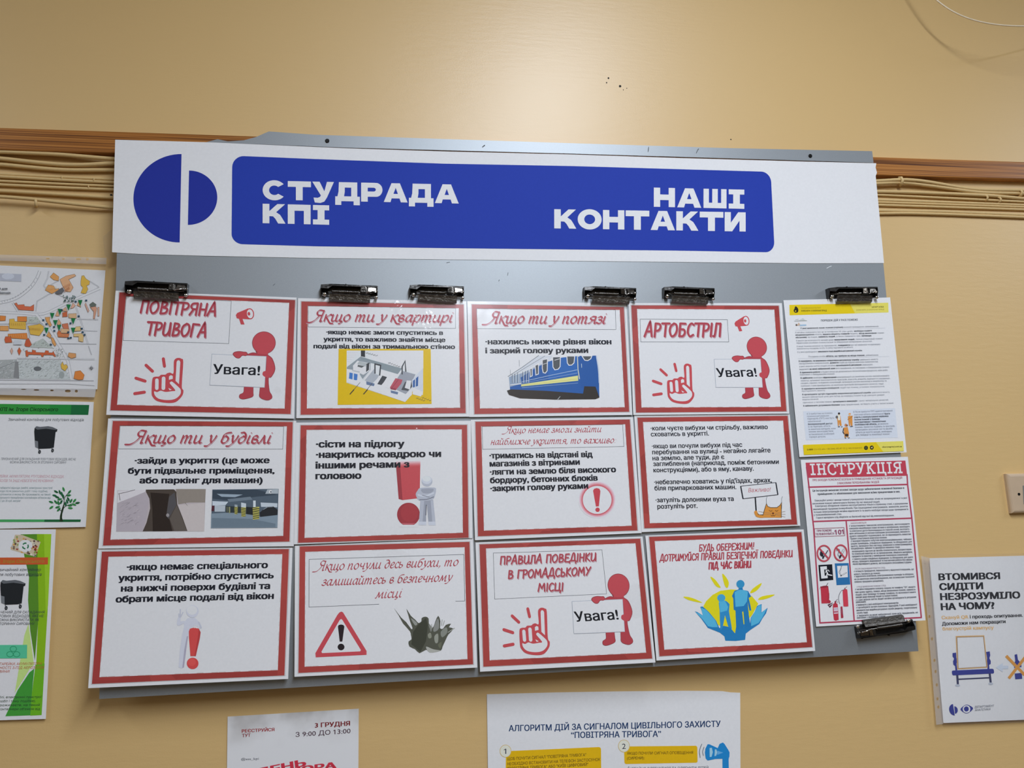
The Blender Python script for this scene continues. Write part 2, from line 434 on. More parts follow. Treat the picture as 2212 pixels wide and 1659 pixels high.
# brush capitals, drawn as strokes
_I0 = [(.08, 1), (.06, .2), (.2, 0), (.38, .08), (.5, .4), (.52, 1)]
HAND = {
 'А': (.72, [[(0, 0), (.32, 1), (.4, 1), (.57, 0)], [(.12, .36), (.52, .4)]]),
 'Б': (.68, [[(.08, 0), (.1, 1)], [(.1, 1), (.52, .98)], [(.1, .55), (.42, .52), (.5, .25), (.35, .02), (.08, .02)]]),
 'В': (.68, [[(.08, 0), (.12, 1)], [(.12, 1), (.44, .92), (.4, .66), (.15, .53)], [(.15, .53), (.52, .42), (.45, .08), (.08, 0)]]),
 'Г': (.58, [[(.05, 0), (.1, 1)], [(.1, 1), (.56, .97)]]),
 'Д': (.78, [[(.12, .1), (.32, 1), (.5, 1), (.56, .1)], [(-.03, -.16), (.03, .1), (.66, .1), (.66, -.2)]]),
 'Е': (.6, [[(.5, 1), (.12, .98)], [(.12, .98), (.06, .02)], [(.06, .02), (.5, 0)], [(.08, .52), (.42, .54)]]),
 'Ж': (.88, [[(.4, 1), (.4, 0)], [(.02, 1), (.4, .5)], [(.4, .5), (0, 0)], [(.78, 1), (.4, .5)], [(.4, .5), (.8, 0)]]),
 'З': (.58, [[(.05, .92), (.3, 1), (.43, .8), (.2, .55)], [(.2, .55), (.48, .4), (.38, .06), (.02, .05)]]),
 'И': (.72, [_I0, [(.52, .9), (.56, 0)]]),
 'Й': (.72, [_I0, [(.52, .9), (.56, 0)], [(.18, 1.26), (.32, 1.16), (.48, 1.27)]]),
 'І': (.27, [[(.08, 0), (.1, 1)]]),
 'Ї': (.32, [[(.08, 0), (.1, 1)], [(-.02, 1.22), (0, 1.24)], [(.22, 1.22), (.24, 1.24)]]),
 'К': (.64, [[(.08, 0), (.1, 1)], [(.5, 1), (.1, .5)], [(.1, .5), (.54, 0)]]),
 'Л': (.68, [[(0, .02), (.12, .08), (.2, .98)], [(.2, 1), (.52, .98)], [(.52, 1), (.52, 0)]]),
 'М': (.86, [[(.02, 0), (.14, 1)], [(.14, 1), (.38, .35)], [(.38, .35), (.62, 1)], [(.62, 1), (.7, 0)]]),
 'Н': (.68, [[(.08, 0), (.1, 1)], [(.1, .5), (.5, .5)], [(.54, 1), (.5, 0)]]),
 'О': (.74, [[(.34, 1), (.1, .78), (.04, .4), (.2, .02), (.45, .1), (.6, .5), (.52, .9), (.34, 1)]]),
 'П': (.68, [[(.06, 0), (.1, 1)], [(.1, 1), (.52, 1)], [(.52, 1), (.5, 0)]]),
 'Р': (.62, [[(.08, -.03), (.1, 1)], [(.1, 1), (.42, .95), (.5, .7), (.36, .47), (.1, .42)]]),
 'С': (.6, [[(.5, .88), (.3, 1), (.1, .75), (.06, .3), (.25, 0), (.5, .12)]]),
 'Т': (.6, [[(0, 1), (.6, 1)], [(.3, 1), (.27, 0)]]),
 'У': (.6, [[(.04, 1), (.28, .5)], [(.55, 1), (.28, .42), (.1, 0)]]),
 'Ц': (.74, [[(.08, 1), (.06, .05)], [(.06, .05), (.5, .05)], [(.52, 1), (.5, .05)], [(.5, .05), (.63, .03), (.6, -.22)]]),
 'Ч': (.68, [[(.08, 1), (.1, .58), (.28, .47), (.5, .52)], [(.54, 1), (.5, 0)]]),
 'Ь': (.62, [[(.1, 1), (.08, 0)], [(.08, 0), (.38, .02), (.48, .25), (.36, .48), (.1, .5)]]),
 'Я': (.66, [[(.5, 0), (.52, 1)], [(.52, 1), (.18, .95), (.08, .72), (.2, .52), (.5, .48)], [(.28, .48), (.04, 0)]]),
 '!': (.3, [[(.12, 1), (.1, .34)], [(.09, .04), (.1, .05)]]),
 ' ': (.4, []),
}
# chancery italic, x-height 1, written with a broad nib
_C1 = [(.1, 1), (.08, .2), (.2, 0), (.4, .12), (.55, .4)]
CORS = {
 'я': (.85, [[(.68, 1), (.64, .2), (.7, 0), (.82, .1)], [(.68, .95), (.35, 1), (.14, .78), (.3, .52), (.66, .5)], [(.42, .5), (.22, .15), (0, 0)]]),
 'к': (.74, [[(.12, 1), (.08, 0)], [(.68, .92), (.55, 1), (.12, .48)], [(.22, .55), (.45, .15), (.7, -.28), (1.0, -.34)]]),
 'щ': (1.2, [_C1, [(.52, 1), (.48, .2), (.6, 0), (.76, .1), (.92, .4)], [(.96, 1), (.92, .15), (.98, 0), (1.12, 0), (1.05, -.25), (.85, -.38)]]),
 'ш': (1.2, [_C1, [(.52, 1), (.48, .2), (.6, 0), (.76, .1), (.92, .4)], [(.96, 1), (.92, .15), (1.0, 0), (1.12, .1)]]),
 'о': (.82, [[(.4, 1), (.14, .75), (.1, .3), (.3, 0), (.58, .2), (.66, .65), (.5, .96), (.4, 1)]]),
 'т': (1.18, [[(.12, 1), (.08, 0)], [(.1, .5), (.32, .95), (.48, .85), (.44, 0)], [(.46, .5), (.7, .95), (.86, .85), (.82, .15), (.9, 0), (1.02, .1)]]),
 'и': (.85, [_C1, [(.6, 1), (.56, .15), (.66, 0), (.78, .1)]]),
 'й': (.85, [_C1, [(.6, 1), (.56, .15), (.66, 0), (.78, .1)], [(.2, 1.4), (.34, 1.25), (.52, 1.4)]]),
 'у': (.74, [[(.08, .92), (.18, 1), (.26, .4), (.36, .1)], [(.66, 1), (.6, .65), (.4, .1), (.12, -.35), (-.14, -.4)]]),
 'в': (.72, [[(.1, .3), (.14, .85), (.38, 1), (.5, .82), (.4, .6), (.22, .52)], [(.22, .52), (.52, .44), (.58, .2), (.38, 0), (.16, .08), (.1, .35)]]),
 'а': (.85, [[(.62, .85), (.42, 1), (.15, .7), (.1, .25), (.24, 0), (.45, .18), (.6, .6)], [(.65, 1), (.58, .2), (.66, 0), (.8, .12)]]),
 'р': (.8, [[(.14, 1), (.02, -.5)], [(.12, .6), (.32, .95), (.56, .95), (.66, .6), (.5, .1), (.3, 0), (.1, .15)]]),
 'і': (.4, [[(.16, 1), (.1, .2), (.2, 0), (.32, .1)], [(.2, 1.36), (.22, 1.4)]]),
 'ї': (.42, [[(.16, 1), (.1, .2), (.2, 0), (.32, .1)], [(.06, 1.36), (.08, 1.4)], [(.34, 1.36), (.36, 1.4)]]),
 'п': (.82, [[(.12, 1), (.08, 0)], [(.1, .5), (.36, .95), (.54, .85), (.5, .15), (.6, 0), (.72, .1)]]),
 'з': (.64, [[(.1, .85), (.32, 1), (.5, .84), (.4, .6), (.24, .53)], [(.24, .53), (.5, .45), (.54, .2), (.3, 0), (.04, .12)]]),
 'б': (.8, [[(.38, .95), (.14, .7), (.1, .25), (.3, 0), (.56, .2), (.62, .65), (.38, .95)], [(.12, .5), (.16, 1.1), (.4, 1.35), (.74, 1.42)]]),
 'д': (.8, [[(.42, .92), (.14, .65), (.1, .25), (.28, 0), (.55, .25), (.64, .7), (.55, 1.15), (.35, 1.42), (.1, 1.38)], [(.42, .92), (.6, .8)]]),
 'л': (.74, [[(-.02, .05), (.12, .08), (.36, 1)], [(.36, 1), (.5, .15), (.58, 0), (.7, .1)]]),
 'н': (.78, [[(.14, 1), (.08, 0)], [(.1, .5), (.54, .52)], [(.6, 1), (.52, .15), (.6, 0), (.72, .1)]]),
 'е': (.64, [[(.12, .45), (.42, .58), (.5, .85), (.36, 1), (.16, .8), (.08, .35), (.2, .02), (.4, .05), (.56, .2)]]),
 'є': (.64, [[(.55, .85), (.36, 1), (.14, .75), (.1, .25), (.3, 0), (.55, .15)], [(.12, .52), (.42, .54)]]),
 'м': (1.06, [[(-.02, .04), (.1, .1), (.28, 1)], [(.28, 1), (.42, .15)], [(.42, .15), (.8, 1)], [(.8, 1), (.8, .15), (.88, 0), (1.0, .1)]]),
 'г': (.58, [[(.1, .8), (.26, 1), (.5, .85), (.34, .5), (.12, .2), (.26, 0), (.5, .1)]]),
 'ж': (1.06, [[(.56, 1), (.5, 0)], [(.1, .92), (.24, .95), (.52, .5)], [(.52, .5), (.24, .06), (.04, .05)], [(1.0, .95), (.86, .95), (.52, .5)], [(.52, .5), (.8, .06), (1.0, .08)]]),
 'ч': (.8, [[(.12, 1), (.12, .6), (.28, .42), (.54, .52)], [(.62, 1), (.54, .15), (.62, 0), (.74, .1)]]),
 'х': (.72, [[(.05, .9), (.17, 1), (.3, .5), (.45, 0), (.62, .1)], [(.64, .98), (.52, .95), (.1, .05), (0, .02)]]),
 'ц': (.9, [_C1, [(.6, 1), (.55, .15), (.62, 0), (.76, 0), (.7, -.25), (.5, -.36)]]),
 'с': (.6, [[(.52, .85), (.36, 1), (.14, .75), (.1, .25), (.3, 0), (.52, .12)]]),
 'ь': (.64, [[(.12, 1), (.08, .15), (.28, 0), (.5, .2), (.42, .5), (.1, .5)]]),
 'Я': (1.2, [[(1.0, 1.62), (.86, .1), (.96, 0), (1.04, .04)], [(1.0, 1.55), (.55, 1.66), (.36, 1.3), (.5, .92), (.9, .85)], [(.66, .85), (.35, .2), (-.05, -.18), (-.5, -.22)]]),
 ',': (.34, [[(.14, .1), (.12, -.06), (.0, -.28)]]),
 ':': (.34, [[(.12, .05), (.14, .1)], [(.16, .75), (.18, .8)]]),
 ' ': (.42, []),
}
_sl = lambda x0, x1, y: [(x0, y), (x1, y)]
SLAB = {
 'І': (.62, [[(.3, 0), (.3, 1)], _sl(.04, .56, .04), _sl(.04, .56, .96)]),
 'Н': (1.05, [[(.25, 0), (.25, 1)], [(.8, 0), (.8, 1)], [(.25, .52), (.8, .52)], _sl(.04, .46, .04), _sl(.04, .46, .96), _sl(.59, 1.0, .04), _sl(.59, 1.0, .96)]),
 'С': (.95, [[(.84, .72), (.78, .92), (.5, 1), (.2, .8), (.13, .5), (.2, .2), (.5, 0), (.78, .08), (.86, .24)], [(.84, .62), (.84, .98)]]),
 'Т': (.95, [[(.48, 0), (.48, 1)], _sl(.05, .91, .96), [(.06, .72), (.06, 1)], [(.9, .72), (.9, 1)], _sl(.26, .7, .04)]),
 'Р': (.88, [[(.25, 0), (.25, 1)], _sl(.04, .5, .04), [(.04, .96), (.55, .96), (.78, .86), (.78, .6), (.55, .46), (.25, .44)]]),
 'У': (.98, [[(.2, .98), (.5, .34)], [(.8, .98), (.48, .2), (.3, .03), (.12, .06)], _sl(.02, .4, .96), _sl(.62, .97, .96)]),
 'К': (1.0, [[(.25, 0), (.25, 1)], _sl(.04, .46, .04), _sl(.04, .46, .96), [(.78, .96), (.3, .48)], [(.42, .58), (.8, .04)], _sl(.62, .96, .96), _sl(.64, 1.0, .04)]),
 'Ц': (1.05, [[(.25, .05), (.25, 1)], [(.75, .05), (.75, 1)], _sl(.1, .98, .06), [(.95, .1), (.95, -.22)], _sl(.04, .46, .96), _sl(.55, .95, .96)]),
 'Я': (.95, [[(.7, 0), (.7, 1)], _sl(.5, .93, .04), [(.93, .96), (.4, .96), (.16, .84), (.16, .62), (.4, .48), (.7, .46)], [(.42, .46), (.2, .04)], _sl(.0, .36, .04)]),
}

# ------------------------------------------------------------------ flat printed things
class Art:
    """Print on one flat sheet. Shapes are given in the coordinates of an enlarged crop of the photograph (origin, scale)
    and land on the sheet's plane in the room, one thin layer of ink above the other."""
    def __init__(self, plane, crop, up=(0, -1), gloss=0, lift=0.00012):
        self.pl, self.crop, self.gloss = plane, crop, gloss
        u = np.array(up, float); self.up = u / np.linalg.norm(u)
        self.lift0 = lift; self.k = 0; self.aff = None
        self.reset()
    def reset(self):
        self.V, self.L, self.Fc, self.Mi, self.mats = [], [], [], [], []
    def px(self, p):
        p = np.atleast_2d(np.asarray(p, float))
        if self.aff is not None: p = p @ self.aff[0].T + self.aff[1]
        ox, oy, s = self.crop
        return p * s + np.array([ox, oy])
    def set_aff(self, src=None, dst=None):
        if src is None: self.aff = None; return
        s = np.array(src, float); d = np.array(dst, float)
        A = np.linalg.solve(np.c_[s, np.ones(3)], d)      # d = [s 1] A
        self.aff = (A[:2].T, A[2])
    def mat(self, m):
        if isinstance(m, str): m = ink(m, self.gloss)
        if m not in self.mats: self.mats.append(m)
        return self.mats.index(m)
    def raw(self, pts, faces, m, step=True, stag=None):
        n = sum(len(x) for x in self.V)
        q = self.px(pts)
        self.V.append(q); self.L.append(np.full(len(q), self.lift0 + self.k * 0.000008) + (0 if stag is None else np.asarray(stag)))
        i = self.mat(m)
        for f in faces: self.Fc.append([a + n for a in f]); self.Mi.append(i)
        if step: self.k += 1
    def poly(self, pts, m, holes=(), smooth=0):
        loops = [pts] + list(holes)
        if smooth: loops = [catmull(l, smooth, True) for l in loops]
        loops = [[(float(a[0]), float(a[1])) for a in l] for l in loops]
        tri = tessellate_polygon([[Vector((a, b, 0)) for a, b in l] for l in loops])
        self.raw([p for l in loops for p in l], tri, m)
    def ell(self, cx, cy, rx, ry=None, m='000000', rot=0, n=36):
        ry = ry or rx; c, s = math.cos(math.radians(rot)), math.sin(math.radians(rot))
        p = [(rx * math.cos(2 * math.pi * i / n), ry * math.sin(2 * math.pi * i / n)) for i in range(n)]
        self.raw([(cx + a * c - b * s, cy + a * s + b * c) for a, b in p], [list(range(n))], m)
    def ring(self, cx, cy, rx, ry, w, m, n=40):
        o = [(cx + (rx + w / 2) * math.cos(2 * math.pi * i / n), cy + (ry + w / 2) * math.sin(2 * math.pi * i / n)) for i in range(n)]
        q = [(cx + (rx - w / 2) * math.cos(2 * math.pi * i / n), cy + (ry - w / 2) * math.sin(2 * math.pi * i / n)) for i in range(n)]
        self.raw(o + q, [[i, (i + 1) % n, n + (i + 1) % n, n + i] for i in range(n)], m)
    def _ribbon(self, pts, wf, cap):
        """One strip along the points, with round ends."""
        P = [np.array(p, float) for p in pts]
        P = [p for i, p in enumerate(P) if i == 0 or np.linalg.norm(p - P[i - 1]) > 1e-9]
        if len(P) < 2: return [], []
        closed = np.linalg.norm(P[0] - P[-1]) < 1e-9 and len(P) > 3
        n = len(P); D = [(P[i + 1] - P[i]) / np.linalg.norm(P[i + 1] - P[i]) for i in range(n - 1)]
        V, Fs = [], []
        for i in range(n):
            d0 = D[i - 1] if i > 0 else (D[-1] if closed else D[0]); d1 = D[i] if i < n - 1 else (D[0] if closed else D[-1])
            m = d0 + d1; L = np.linalg.norm(m)
            m = m / L if L > 1e-6 else d1
            nr = np.array([-m[1], m[0]]); c = max(.45, float(nr @ np.array([-d1[1], d1[0]])))
            w = wf(m) / 2 / c
            V += [P[i] + nr * w, P[i] - nr * w]
        Fs += [[2 * i, 2 * i + 2, 2 * i + 3, 2 * i + 1] for i in range(n - 1)]
        if cap and not closed:
            for p, d, a, b in ((P[0], -D[0], 1, 0), (P[-1], D[-1], 2 * n - 2, 2 * n - 1)):
                r = np.linalg.norm(V[a] - V[b]) / 2; nr = (V[a] - V[b]) / (2 * r + 1e-12); k = len(V)
                V += [p + r * (nr * math.cos(t * math.pi / 5) + d * math.sin(t * math.pi / 5)) for t in range(1, 5)]
                Fs.append([a, k, k + 1, k + 2, k + 3, b])
        return V, Fs
    def line(self, pts, w, m, round_=True, smooth=0, closed=False):
        if smooth: pts = catmull(pts, smooth, closed)
        if closed: pts = list(pts) + [pts[0]]
        V, Fs = self._ribbon(pts, lambda d: w, 'all' if round_ else None)
        self.raw(V, Fs, m)
    def rrect(self, quad, r, m):
        q = [np.array(p, float) for p in quad]; out = []
        for i in range(4):
            a, b, c = q[i - 1], q[i], q[(i + 1) % 4]
            u = (a - b) / np.linalg.norm(a - b); v = (c - b) / np.linalg.norm(c - b)
            for t in range(7):
                th = t / 6 * math.pi / 2
                out.append(b + (u + v) * r - u * r * math.sin(th) - v * r * math.cos(th)) if False else out.append(b + u * r * (1 - math.sin(th)) + v * r * (1 - math.cos(th)))
        self.poly(out, m)
    def text(self, s, p0, p1, m, x=None, cap=None, bold=0.0, slant=0.0):
        v, f = text_mesh(s, bold)
        if len(v) == 0: return
        v = v.copy(); v[:, 0] += v[:, 1] * slant
        v[:, 0] -= v[:, 0].min(); w = v[:, 0].max()
        h = cap / CAP_H if cap else x / X_H
        p0 = np.array(p0, float); U = (np.array(p1, float) - p0) / w
        nb = len(text_mesh(s, 0)[0]); st = (np.arange(len(v)) // max(nb, 1)) * 4e-6
        self.raw(p0 + v[:, :1] * U + v[:, 1:] * h * self.up, f, m, stag=st); self.k += len(v) // max(nb, 1) // 3
    def strokes(self, font, s, p0, p1, h, m, width=0.15, slant=0.0, nib=None, smooth=4, cap='all', gap=0.0, off=(0, 0)):
        adv = 0; gl = []
        for ch in s:
            w, st = font[ch]
            gl.append((adv, st)); adv += w + gap
        tot = adv - gap
        p0 = np.array(p0, float) + np.array(off); U = (np.array(p1, float) + np.array(off) - p0) / tot
        su = np.linalg.norm(U) / h                     # horizontal stretch
        V, Fs, ST = [], [], []
        if nib:
            a = math.radians(nib[0])
            wf = lambda d: width * (nib[1] + (1 - nib[1]) * abs(d[0] * math.sin(a) - d[1] * math.cos(a)))
        else: wf = lambda d: width
        ns = 0
        for x0, st in gl:
            for q in st:
                pts = [((x + x0) * su + y * slant, y) for x, y in q]
                if smooth and len(pts) > 2: pts = catmull(pts, smooth)
                v, f = self._ribbon(pts, wf, cap)
                n = len(V); V += v; Fs += [[i + n for i in g] for g in f]; ST += [(len(ST) and (ns % 5)) * 4e-6] * len(v); ns += 1
        V = np.array(V); Un = U / np.linalg.norm(U)
        self.raw(p0 + V[:, :1] * Un * h + V[:, 1:] * h * self.up, Fs, m, stag=ST); self.k += 2
    def block(self, s, p0, p1, h, m, gap=0.1):
        adv = 0; gl = []
        for ch in s: gl.append((adv, BLOCK[ch])); adv += BLOCK[ch][0] + gap
        tot = adv - gap; p0 = np.array(p0, float); U = (np.array(p1, float) - p0) / tot
        for x0, (w, loops) in gl:
            if not loops: continue
            L = [[tuple(p0 + U * (x0 + x) + self.up * y * h) for x, y in l] for l in loops]
            self.poly(L[0], m, L[1:]); self.k -= 1
        self.k += 1
    def build(self, name, parent, label=None):
        px = np.concatenate(self.V); lf = np.concatenate(self.L)
        co = np.zeros((len(px), 3))
        for l in np.unique(lf):
            i = lf == l; co[i] = self.pl.at(px[i], l)
        o = mesh_obj(name, co, self.Fc, self.mats, self.Mi, parent)
        if label: o['label'] = label
        self.reset()
        return o
def prism_px(name, px, plane, thick, mat, parent=None, back=True):
    """A flat solid whose front face is the given outline (photo pixels) on the plane; it reaches back towards the wall."""
    p = plane.at(px)
    mb = MB(); mb.prism([Vector(q) for q in p], (0, thick, 0))
    return mb.build(name, mat, parent)

# ================================================================== the wall and what runs along it
wb = MB(); wb.box((-2.6, 0, 0.0), (2.6, 0.12, 4.0))
wall = wb.build('wall_back', M_WALL); wall['kind'] = 'structure'
# the rest of the corridor, out of the picture: it sends light back and shows in the metal
for nm, lo, hi, m in (('floor', (-2.6, -4.4, -.1), (2.6, .12, 0), simple('brown_linoleum', (.13, .085, .05), .4)),
                      ('ceiling', (-2.6, -4.4, 4.0), (2.6, .12, 4.1), simple('white_ceiling', (.50, .48, .44), .8)),
                      ('wall_front', (-2.6, -4.5, 0), (2.6, -4.4, 4.0), simple('beige_far_wall', (.34, .25, .14), .6))):
    mb = MB(); mb.box(lo, hi); mb.build(nm, m)['kind'] = 'structure'
# pits and nail holes in the plaster
for (x, y, r) in ((1339.5, 186, 3.6), (1314.5, 168.5, 2.6), (1310.5, 178.5, 1.8), (1346.5, 194, 1.3), (1354, 190.5, 1.3), (240, 421.5, 3.4), (1579, 301, 1.8)):
    c = wall_at(x, y, 0.0004); rr = r * 0.00072
    n = 12; v = [c + Vector((rr * math.cos(2 * math.pi * i / n) * random.uniform(.8, 1.2), 0, rr * math.sin(2 * math.pi * i / n) * random.uniform(.8, 1.2))) for i in range(n)]
    mb = MB(); mb.prism(v, (0, 0.0006, 0)); mb.build('nail_hole', M_DARK, wall)

RAIL_T = 0.016
pl_rail = Plane(RAIL_T)
def rail_pts(lst): return [Vector(q) for q in pl_rail.at(lst)]
top = rail_pts([(-160, 271), (2212 + 160, 356)]); bot = rail_pts([(-160, 319), (2212 + 160, 396)])
zt, zb = (top[0].z + top[1].z) / 2, (bot[0].z + bot[1].z) / 2
def rail_z(px, py): return pl_rail.at((px, py))[0]
tl = rail_z(0, 275.5); tr = rail_z(2212, 349.5); bl = rail_z(0, 323.5); br = rail_z(2212, 387.5)
def ext(a, b, x): t = (x - a[0]) / (b[0] - a[0]); return a[2] + (b[2] - a[2]) * t
mb = MB()
pr = [(-2.6, ext(tl, tr, -2.6)), (2.6, ext(tl, tr, 2.6)), (2.6, ext(bl, br, 2.6)), (-2.6, ext(bl, br, -2.6))]
mb.prism([(x, -RAIL_T, z) for x, z in pr], (0, RAIL_T, 0))
rail = mb.build('trim_1', M_RAIL); rail['kind'] = 'structure'
bv = rail.modifiers.new('edge', 'BEVEL'); bv.width = 0.002; bv.segments = 2

# cables painted over with the wall
def cable(name, path, r, label, mat=M_CABLE, group=None, sm=5, n=10):
    P = np.array(path, float); xs = np.arange(P[0, 0], P[-1, 0], 9.0)
    ys, hs = np.interp(xs, P[:, 0], P[:, 1]), np.interp(xs, P[:, 0], P[:, 2])
    ker = np.hanning(sm * 2 + 3)[1:-1]; ker /= ker.sum()
    sm_ = lambda a: np.convolve(np.pad(a, sm, mode='reflect', reflect_type='odd'), ker, 'valid')
    pts = [wall_at(x, y, h) for x, y, h in zip(xs, sm_(ys), sm_(hs))]
    mb = MB(); mb.tube(pts, r, n)
    o = mb.build(name, mat, smooth=True)
    return tag(o, label, 'cable', group)
GC = 'painted cables along the wall'
CABLES = [
 # photo x, y, height of the axis off the wall; radius; label
 ([(-260, 322, .011), (0, 328, .011), (120, 333, .011), (249, 344, .011), (700, 362, .010), (1400, 380, .010), (1895, 392, .012), (1944, 387, .014), (1985, 389.5, .013), (2030, 397, .009), (2075, 406, .006), (2120, 410.5, .006), (2212, 411, .008), (2450, 416, .006)], .0036,
  'topmost thick beige cable, wavy, running just under the wooden rail'),
 ([(-260, 330, .006), (0, 342, .007), (68, 350, .007), (141, 357, .006), (200, 356, .008), (249, 352, .010), (900, 385, .006), (1700, 402, .008), (1895, 397, .011), (1944, 393, .010), (2030, 404, .006), (2110, 416, .005), (2212, 418, .005), (2450, 426, .005)], .0038,
  'second thick beige cable from the rail, sagging left of the board'),
 ([(-260, 345, .006), (0, 355, .006), (68, 362, .006), (141, 368, .005), (249, 367.5, .006), (900, 390, .006), (1896, 414, .006), (1955, 415, .006), (2075, 419.5, .005), (2150, 423, .005), (2212, 429.5, .005), (2450, 440, .005)], .0036,
  'third thick beige cable from the rail, above the thin cables'),
 ([(-260, 366, .003), (0, 376, .003), (134, 383, .003), (249, 388, .003), (1000, 408, .003), (1897, 421, .003), (2212, 436, .003), (2450, 446, .003)], .0026,
  'fourth beige cable from the rail, topmost of the thin straight ones'),
 ([(-260, 372, .004), (0, 381.5, .004), (134, 389, .004), (249, 394.5, .004), (1000, 414, .004), (1898, 432, .003), (2212, 443, .003), (2450, 452, .003)], .0029,
  'fifth beige cable from the rail, thin, touching the fourth'),
 ([(-260, 382, .003), (0, 391, .003), (120, 397, .003), (249, 402.5, .003), (1000, 420, .003), (1899, 437, .003), (2212, 447.5, .003), (2450, 456, .003)], .0024,
  'sixth beige cable from the rail, thinnest, between two straight cables'),
 ([(-260, 390, .004), (0, 399, .004), (120, 405, .004), (249, 410, .004), (1000, 427, .004), (1899.5, 443, .003), (2212, 453, .003), (2450, 461, .003)], .0028,
  'seventh beige cable from the rail, thin and straight'),
 ([(-260, 402, .005), (0, 412.5, .005), (120, 419.5, .005), (249, 427.5, .005), (1000, 443, .004), (1901, 455, .0035), (2030, 457, .0035), (2212, 464.5, .0035), (2450, 474, .0035)], .0032,
  'eighth beige cable from the rail, second from the bottom of the bundle'),
 ([(-260, 416, .014), (0, 424.5, .014), (79, 431, .013), (158, 440.5, .011), (249, 449.5, .009), (1000, 460, .006), (1901, 461.5, .0035), (1955, 460.5, .0035), (2045, 463, .0035), (2212, 469.5, .0035), (2450, 478, .0035)], .0032,
  'lowest beige cable of the bundle, hanging off the wall at left'),
]
for path, r, lab in CABLES: cable('wall_cable', path, r, lab, group=GC)
# nail clips that hold them
def clip_nail(x, y, h, s, label):
    c = wall_at(x, y, h)
    mb = MB()
    mb.tube([c + Vector((-.0028, 0, .0052)) * s, c + Vector((0, -.004, .0035)) * s, c + Vector((.0012, -.0052, -.001)) * s, c + Vector((.0006, -.003, -.006)) * s, c + Vector((0, .003, -.0075)) * s], [.0022 * s, .0026 * s, .0026 * s, .003 * s, .003 * s], 8)
    o = mb.build('cable_clip', M_CABLE, smooth=True)
    return tag(o, label, 'cable clip', 'nail clips on the cables')
clip_nail(1944.5, 390, .012, 1.15, 'beige nail clip on the top cable, nearest the board on its right')
clip_nail(2203, 416, .007, 1.0, 'beige nail clip on the top cable at the right picture edge')
clip_nail(2129.5, 427, .005, .8, 'small beige nail clip under the cables, left of two side by side')
clip_nail(2158, 431, .005, .8, 'small beige nail clip under the cables, right of two side by side')
clip_nail(78.5, 437, .012, .9, 'small nail clip on the lowest hanging cable at left')
clip_nail(134, 384, .005, .4, 'tiny nail clip on the thin cables, left of three near the banner')
clip_nail(203, 388, .005, .45, 'tiny nail clip on the thin cables, upper one beside the banner')
clip_nail(191.5, 403.5, .005, .4, 'tiny nail clip on the thin cables, lower one beside the banner')

# loose cream cable looping in front of the wall at the upper right
o = cable('hanging_cable', [(1960, -70, .05), (1990, -28, .06), (2013, -4, .065), (2035, 14, .07), (2063, 31, .075), (2100, 45, .08), (2150, 54.5, .085), (2212, 58, .09), (2300, 52, .09), (2400, 30, .07)], .0016,
          'thin cream cable hanging in a loop at the upper right corner', M_WHITECABLE, sm=8)

# wall socket at the right edge
def socket():
    pl = Plane(0.011)
    a = pl.at([(2176, 1023), (2250, 1018), (2260, 1108), (2184, 1109)])
    root = empty('wall_socket', (a[0][0] + .04, 0, a[3][2]), 'yellowed plastic socket plate on the wall at right picture edge', 'socket')
    x0, x1, z0, z1 = a[0][0], a[0][0] + .082, a[3][2], a[0][2]
    mb = MB()
    def rr(s, y):
        return [Vector(((x0 + x1) / 2 + sx * ((x1 - x0) / 2 - s), y, (z0 + z1) / 2 + sz * ((z1 - z0) / 2 - s))) for sx, sz in ((-1, -1), (1, -1), (1, 1), (-1, 1))]
    rings = [rr(0, 0), rr(0, -.006), rr(.0012, -.0088), rr(.0035, -.0105), rr(.006, -.011)]
    v = [p for r in rings for p in r]
    f = [[i * 4 + k, i * 4 + (k + 1) % 4, (i + 1) * 4 + (k + 1) % 4, (i + 1) * 4 + k] for i in range(4) for k in range(4)] + [[16, 17, 18, 19], [3, 2, 1, 0]]
    mb.add(v, f); mb.build('cover_plate', M_PINK, root)
    s = pl.at((2201, 1067.5))[0]
    mb = MB(); mb.tube([(s[0], -.0106, s[2]), (s[0], -.0116, s[2])], .0027, 14); mb.build('screw', M_SCREW, root)
    q = pl.at([(2209, 1049), (2224, 1048), (2226, 1087), (2211, 1089)])
    mb = MB(); mb.prism([Vector((p[0], -.0115, p[2])) for p in q], (0, .001, 0))
    mb.build('switch_slot', simple('grey_plastic', (.22, .22, .2), .4), root)
socket()

# ================================================================== the grey metal board
B = Plane(BOARD_H)
bx = B.at((1100, 900))[0]
board = empty('notice_board', (bx[0], 0, B.at((1100, 1460))[0][2]), 'large grey metal notice board covered with red framed safety sheets', 'notice board')
def at_board(lst, lift=0): return [Vector(p) for p in B.at(lst, lift)]
PANEL = [(262, 311), (440, 309.5), (740, 321.5), (1240, 335), (1740, 350), (1888, 354.5), (1913, 620), (1984, 1406.5), (1050, 1461.3), (214.2, 1510), (249.5, 640), (252.5, 545)]
mb = MB(); mb.prism(at_board(PANEL), (0, .0015, 0)); mb.build('panel', M_BOARD, board)
